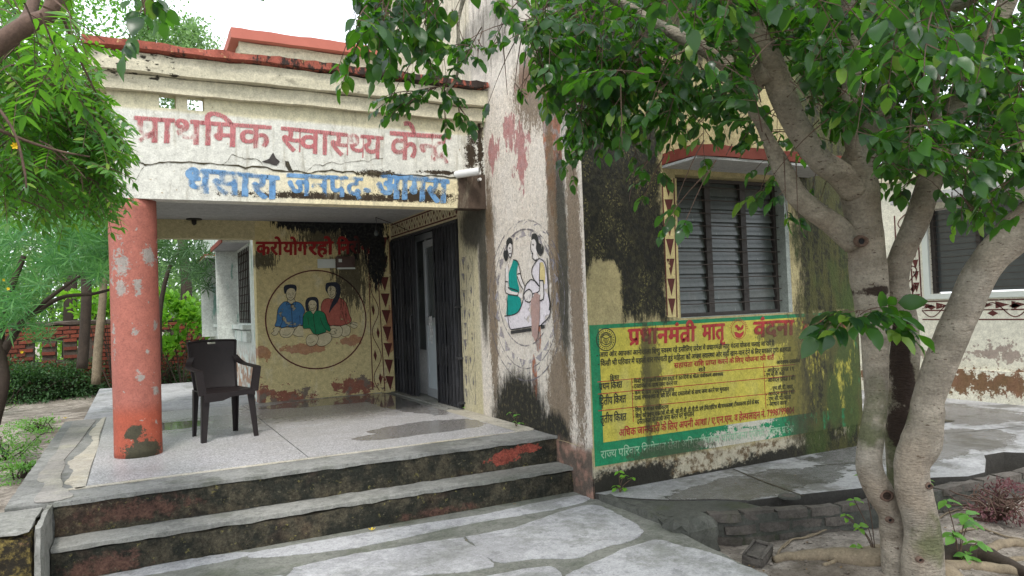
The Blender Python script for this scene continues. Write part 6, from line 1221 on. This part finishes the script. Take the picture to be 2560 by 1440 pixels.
for k, (x, y, r, h) in enumerate(((40, 1010, .7, .36), (130, 1000, .7, .34), (215, 990, .55, .34))):
    p = onz(x, y, -.38); bush('garden_shrub', (p.x, p.y, -.40), (r, r * .7, h), 2000, T_GEN, 'shrubd', ['dark shrub with bare lower twigs at the left, left one of the front three', 'dark shrub with bare lower twigs, middle one of the front three', 'dark shrub with bare lower twigs right beside the pillar'][k], sc=.9, stems=26)
bush('bare_shrub', (-1.55, 9.2, -.38), (.25, .22, .18), 90, T_GEN, 'shrubd', 'nearly leafless twiggy shrub on the bare soil left of the porch', 'shrub', sc=1.0, stems=30)
bush('lime_shrub', (.75, 14.9, -.4), (.42, .4, .42), 900, T_BIG, 'lime', 'bright lime green shrub against the pale side wall', sc=1.0, zc=1.35); bush('lime_shrub', (-.35, 15.2, -.4), (.9, .5, .22), 1000, T_BIG, 'lime', 'bright lime green shrub above the brick wall beside the pillar', sc=1.0, zc=1.75)
def bgtree(x, y, h, r, n, label, mat='bgleaf', sc=1.6, zc=None, rz=None, T=T_GEN, gn=None, trunk=True):
    base = Vector((x, y, -.6)); t = thing('background_tree', base, label, 'tree', gn)
    if trunk: loc_tube('trunk', [base, base + Vector((.1, 0, h * .3)), base + Vector((-.1, .1, h * .65))], [.16, .12, .06], M['dbark'], t, 8)
    lv = Leaves(); rz = rz or h * .42; zc = zc or h * .62; cl = []
    for _ in range(max(14, n // 90)):
        u = rv().normalized() * random.uniform(.35, 1) ** .6; cl.append(Vector((u.x * r, u.y * r, zc + u.z * rz)))
    for _ in range(n):
        c_ = random.choice(cl); p = c_ + rv(r * .16); lv.add(base + p, rv() + Vector((0, 0, -.3)), Vector((0, 0, 1)) + rv(.6), sc * random.uniform(.6, 1.3))
    lv.build('foliage', T, M[mat], t, root=t); return t
bt = ['pale tree far left behind the brick wall', 'pale tree behind the left wall slots', 'pale tree behind the trunks and the pillar', 'pale tree seen between the pillar and the side wall', 'tall light tree above the left end of the porch roof', 'tall feathery tree behind the porch roof, beside the red hall roof', 'pale tree beyond the far left garden', 'low pale thicket tree behind the brick wall']
T4, T5, T6 = atd(150, 60, 16), atd(440, 150, 17), atd(300, 330, 17)
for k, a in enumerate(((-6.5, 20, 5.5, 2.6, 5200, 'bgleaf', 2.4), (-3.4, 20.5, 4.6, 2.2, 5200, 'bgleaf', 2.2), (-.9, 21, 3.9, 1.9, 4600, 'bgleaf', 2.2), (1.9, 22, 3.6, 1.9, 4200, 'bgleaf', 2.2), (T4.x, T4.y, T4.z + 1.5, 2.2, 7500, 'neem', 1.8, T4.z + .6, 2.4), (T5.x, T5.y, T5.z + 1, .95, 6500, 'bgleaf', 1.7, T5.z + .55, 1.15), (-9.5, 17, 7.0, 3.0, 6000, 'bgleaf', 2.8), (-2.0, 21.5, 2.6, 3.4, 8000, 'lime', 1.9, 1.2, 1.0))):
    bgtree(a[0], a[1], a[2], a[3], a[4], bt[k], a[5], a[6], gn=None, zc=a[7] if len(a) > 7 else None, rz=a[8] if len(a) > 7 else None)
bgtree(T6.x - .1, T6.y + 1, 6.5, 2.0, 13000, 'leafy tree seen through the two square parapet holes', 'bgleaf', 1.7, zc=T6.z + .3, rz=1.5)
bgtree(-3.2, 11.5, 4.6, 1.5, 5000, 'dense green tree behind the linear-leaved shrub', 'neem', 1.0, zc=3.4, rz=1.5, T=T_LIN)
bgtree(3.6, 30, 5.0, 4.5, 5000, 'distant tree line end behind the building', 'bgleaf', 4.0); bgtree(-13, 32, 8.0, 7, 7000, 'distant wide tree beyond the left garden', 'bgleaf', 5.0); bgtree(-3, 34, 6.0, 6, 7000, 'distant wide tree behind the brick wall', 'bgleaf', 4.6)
# ------------------------------------------------------------------ brick boundary wall
bw = thing('brick_wall', (-1.0, 16.5, -.5), 'old red brick boundary wall with upright slots behind the garden', 'wall')
SL = [(-1.72, -1.59, .32, .70), (-1.36, -1.25, .34, .70), (-1.02, -.86, .33, .71), (.43, .64, .47, .78), (-3.2, -3.07, .32, .7), (-2.9, -2.77, .32, .7)]
o = wall_grid([-6.5, -3.5, -2, 0, 1.29], [-.6, .3, .98], SL, 16.515, 16.7, 'y').build('mortar_core', M['mortar'], bw); o.matrix_parent_inverse = Matrix.Translation(-bw.location)
b = MB(); b.rbox(-6.5, 1.29, 16.47, 16.74, .985, 1.085, .12, .012, 4, .02); o = b.build('coping', M['mortar'], bw); o.matrix_parent_inverse = Matrix.Translation(-bw.location)
q = MB(); q.rbox(-.113, .113, -.03, .03, -.033, .033, .12, .002, 5, .003); bme = bpy.data.meshes.new('brick'); bme.from_pydata(q.v, [], q.f); bme.materials.append(M['brick'])
far_b = MB(); cnt = 0
for row in range(15):
    z = .95 - row * .079; x = -6.4 + (.12 if row % 2 else 0)
    while x < 1.16:
        c_ = Vector((x + .113, 16.51 + random.uniform(-.01, .012), z))
        if not any(s0 - .10 < c_.x < s1 + .10 and z0 - .03 < z < z1 + .03 for s0, s1, z0, z1 in SL):
            if c_.x > -2.75 and row < 15 and cnt < 290 and z > -.02:
                o = bpy.data.objects.new('brick', bme); COL.objects.link(o); o.parent = bw; o.location = c_ - bw.location; o.rotation_euler = (0, random.uniform(-.03, .03), random.uniform(-.03, .03)); cnt += 1
            else: far_b.box(c_.x - .113, c_.x + .113, c_.y - .03, c_.y + .03, z - .033, z + .033)
        x += .24
o = far_b.build('bricks', M['brick'], bw, kind='stuff'); o.matrix_parent_inverse = Matrix.Translation(-bw.location)
# ------------------------------------------------------------------ small plants and debris
def seedling(name, base, stems, label, mat='fresh', T=T_PONG, sc=.6, cat='plant', group=None):
    base = Vector(base); t = thing(name, base, label, cat, group); lv = Leaves()
    for k, (dx, dy, h, nl) in enumerate(stems):
        tip = Vector((dx, dy, h)); b = MB(); P = catmull([(0, 0, -.01), (dx * .3, dy * .3, h * .5), tip], 4); b.tube(P, [.0028] * len(P), 4); b.build('stem', M['tbark'], t)
        for j in range(nl): a = j * 2.4 + k; lv.add(base + tip + Vector((0, 0, -.02 * (j // 3))), (math.cos(a), math.sin(a), random.uniform(-.5, .2)), Vector((0, -.3, 1)) + rv(.2), sc * random.uniform(.7, 1.1))
    lv.build('leaf', T, M[mat], t, len(lv.p), 'leaf', root=t); return t
p = onz(1322, 1062, 0); seedling('weed', (2.93, p.y, .004), [(-.04, -.05, .05, 4), (.0, -.02, .10, 4), (-.05, .02, .12, 3), (.02, -.05, .03, 3)], 'small pale green weed on the porch floor against the mural wall', sc=.45)
p = onz(1525, 1222, -.36); seedling('weed', (3.17, 4.52, -.36), [(-.03, 0, .05, 5), (.03, -.02, .12, 4), (.11, -.02, .09, 3), (-.02, -.03, .16, 3), (.05, 0, .02, 3)], 'bright green weed at the foot of the wall corner below the notice', sc=.55, mat='lime')
p = onz(1165, 1022, 0); seedling('weed', (2.96, 6.93, .004), [(0, -.02, .03, 4)], 'tiny weed at the foot of the folding gate', sc=.25)
p = onz(2190, 1400, -.55); seedling('sapling', (p.x, p.y, -.55), [(-.10, .05, .36, 5), (-.16, -.02, .24, 5), (-.04, .03, .50, 2), (-.22, .02, .30, 4), (-.13, .02, .10, 4)], 'thin sapling with a few bright leaves left of the tree base', sc=.62, mat='lime')
p = onz(2400, 1425, -.55); seedling('sapling', (p.x, p.y, -.53), [(-.05, .0, .20, 6), (.03, -.03, .30, 6), (.08, -.06, .14, 5), (-.06, .02, .38, 4), (.0, -.04, .08, 5), (.10, 0, .24, 5)], 'leafy sapling right of the tree base', sc=.9, mat='fresh')
p = onz(2350, 1215, -.36); seedling('weed', (p.x - .05, p.y + .1, -.36), [(0, 0, .03, 6), (.08, .0, .02, 5)], 'flat weed growing in the slab crack behind the tree', sc=.6)
rb = bush('reddish_bush', tuple(onz(2490, 1300, -.55)), (.30, .22, .12), 1100, T_NEEM, 'redbush', 'dry reddish low bush on the soil at the right edge', 'shrub', sc=.5, stems=60, bark='tbark')
bp = onz(1892, 1392, -.52); br = thing('loose_brick', (bp.x, bp.y, gz(bp.x, bp.y) + .0), 'loose dark brick with a hollow frog lying by the kerb corner', 'brick'); br.rotation_euler = (R(8), R(-5), R(28))
q = MB(); q.rbox(-.12, .12, -.065, .065, 0, .07, .04, .003, 9, .006); q.build('body', M['kerbb'], br); q = MB(); q.rbox(-.12, .12, -.065, -.04, .07, .086, .05, .002, 7, .004); q.rbox(-.12, .12, .04, .065, .07, .086, .05, .002, 7, .004, 3); q.rbox(-.12, -.085, -.04, .04, .07, .086, .05, .002, 7, .004, 4); q.rbox(.085, .12, -.04, .04, .07, .086, .05, .002, 7, .004, 5); q.build('frog_rim', M['kerbb'], br)
cp = onz(1985, 1246, -.36); dc = MB(); dc.tube([(cp.x, cp.y + .04, -.362), (cp.x, cp.y + .04, -.350)], .075, 20); d_ = dc.build('drain_cover', M['ramp']); tag(d_, 'small round worn drain cover at the slab edge', 'drain cover'); dc = MB(); dc.tube([(cp.x, cp.y + .04, -.3495), (cp.x, cp.y + .04, -.3465)], .05, 16); dc.build('cover_knob', M['kerbb'], d_)
lt = Leaves()
for _ in range(300):
    r_ = random.random()
    if r_ < .75: x, y = random.uniform(2.9, 6.5), random.uniform(1.6, 3.5); z = gz(x, y) + .01
    elif r_ < .88: x, y = random.uniform(-.5, 2.9), random.uniform(3.2, 4.8); z = -.368
    else: x, y = random.uniform(3.2, 8), random.uniform(3.8, 4.5); z = -.355
    if x < 3.05 and r_ < .75: continue
    if r_ >= .75 and random.random() < .6: continue
    lt.add((x, y, z), (random.gauss(0, 1), random.gauss(0, 1), .1), (random.gauss(0, .2), random.gauss(0, .2), 1), random.uniform(.2, .6))
lt.build('leaf_litter', T_GEN, M['litter'], None)
pb = MB()
for _ in range(700):
    x, y = random.uniform(3.0, 6.8), random.uniform(1.4, 3.55); r_ = random.uniform(.004, .02) * (1.6 if random.random() < .06 else 1); c_ = Vector((x, y, gz(x, y) + r_ * .3)); u = [Vector((math.cos(a), math.sin(a), 0)) * r_ * random.uniform(.6, 1.2) for a in (0, 1.2, 2.5, 3.8, 5.1)]
    pb.add([c_ + q for q in u] + [c_ + Vector((0, 0, r_ * random.uniform(.4, .9)))], [(0, 1, 5), (1, 2, 5), (2, 3, 5), (3, 4, 5), (4, 0, 5)])
pb.build('pebbles', M['soil'], kind='stuff')
for x, y, z, l_ in ((163, 1049, 0, 'yellow fallen flower on the left edge of the porch floor'), (930, 1330, Zp, 'small dried yellow petal on the path')):
    p = onz(x, y, z); f_ = Leaves(); 
    for k in range(5): f_.add((p.x, p.y, z + .012), (math.cos(k * 1.25), math.sin(k * 1.25), .2), (0, 0, 1), .8)
    o = f_.build('fallen_flower', T_PET, M['yellowfl'], None, kind=None); tag(o, l_, 'flower')
settle(B)
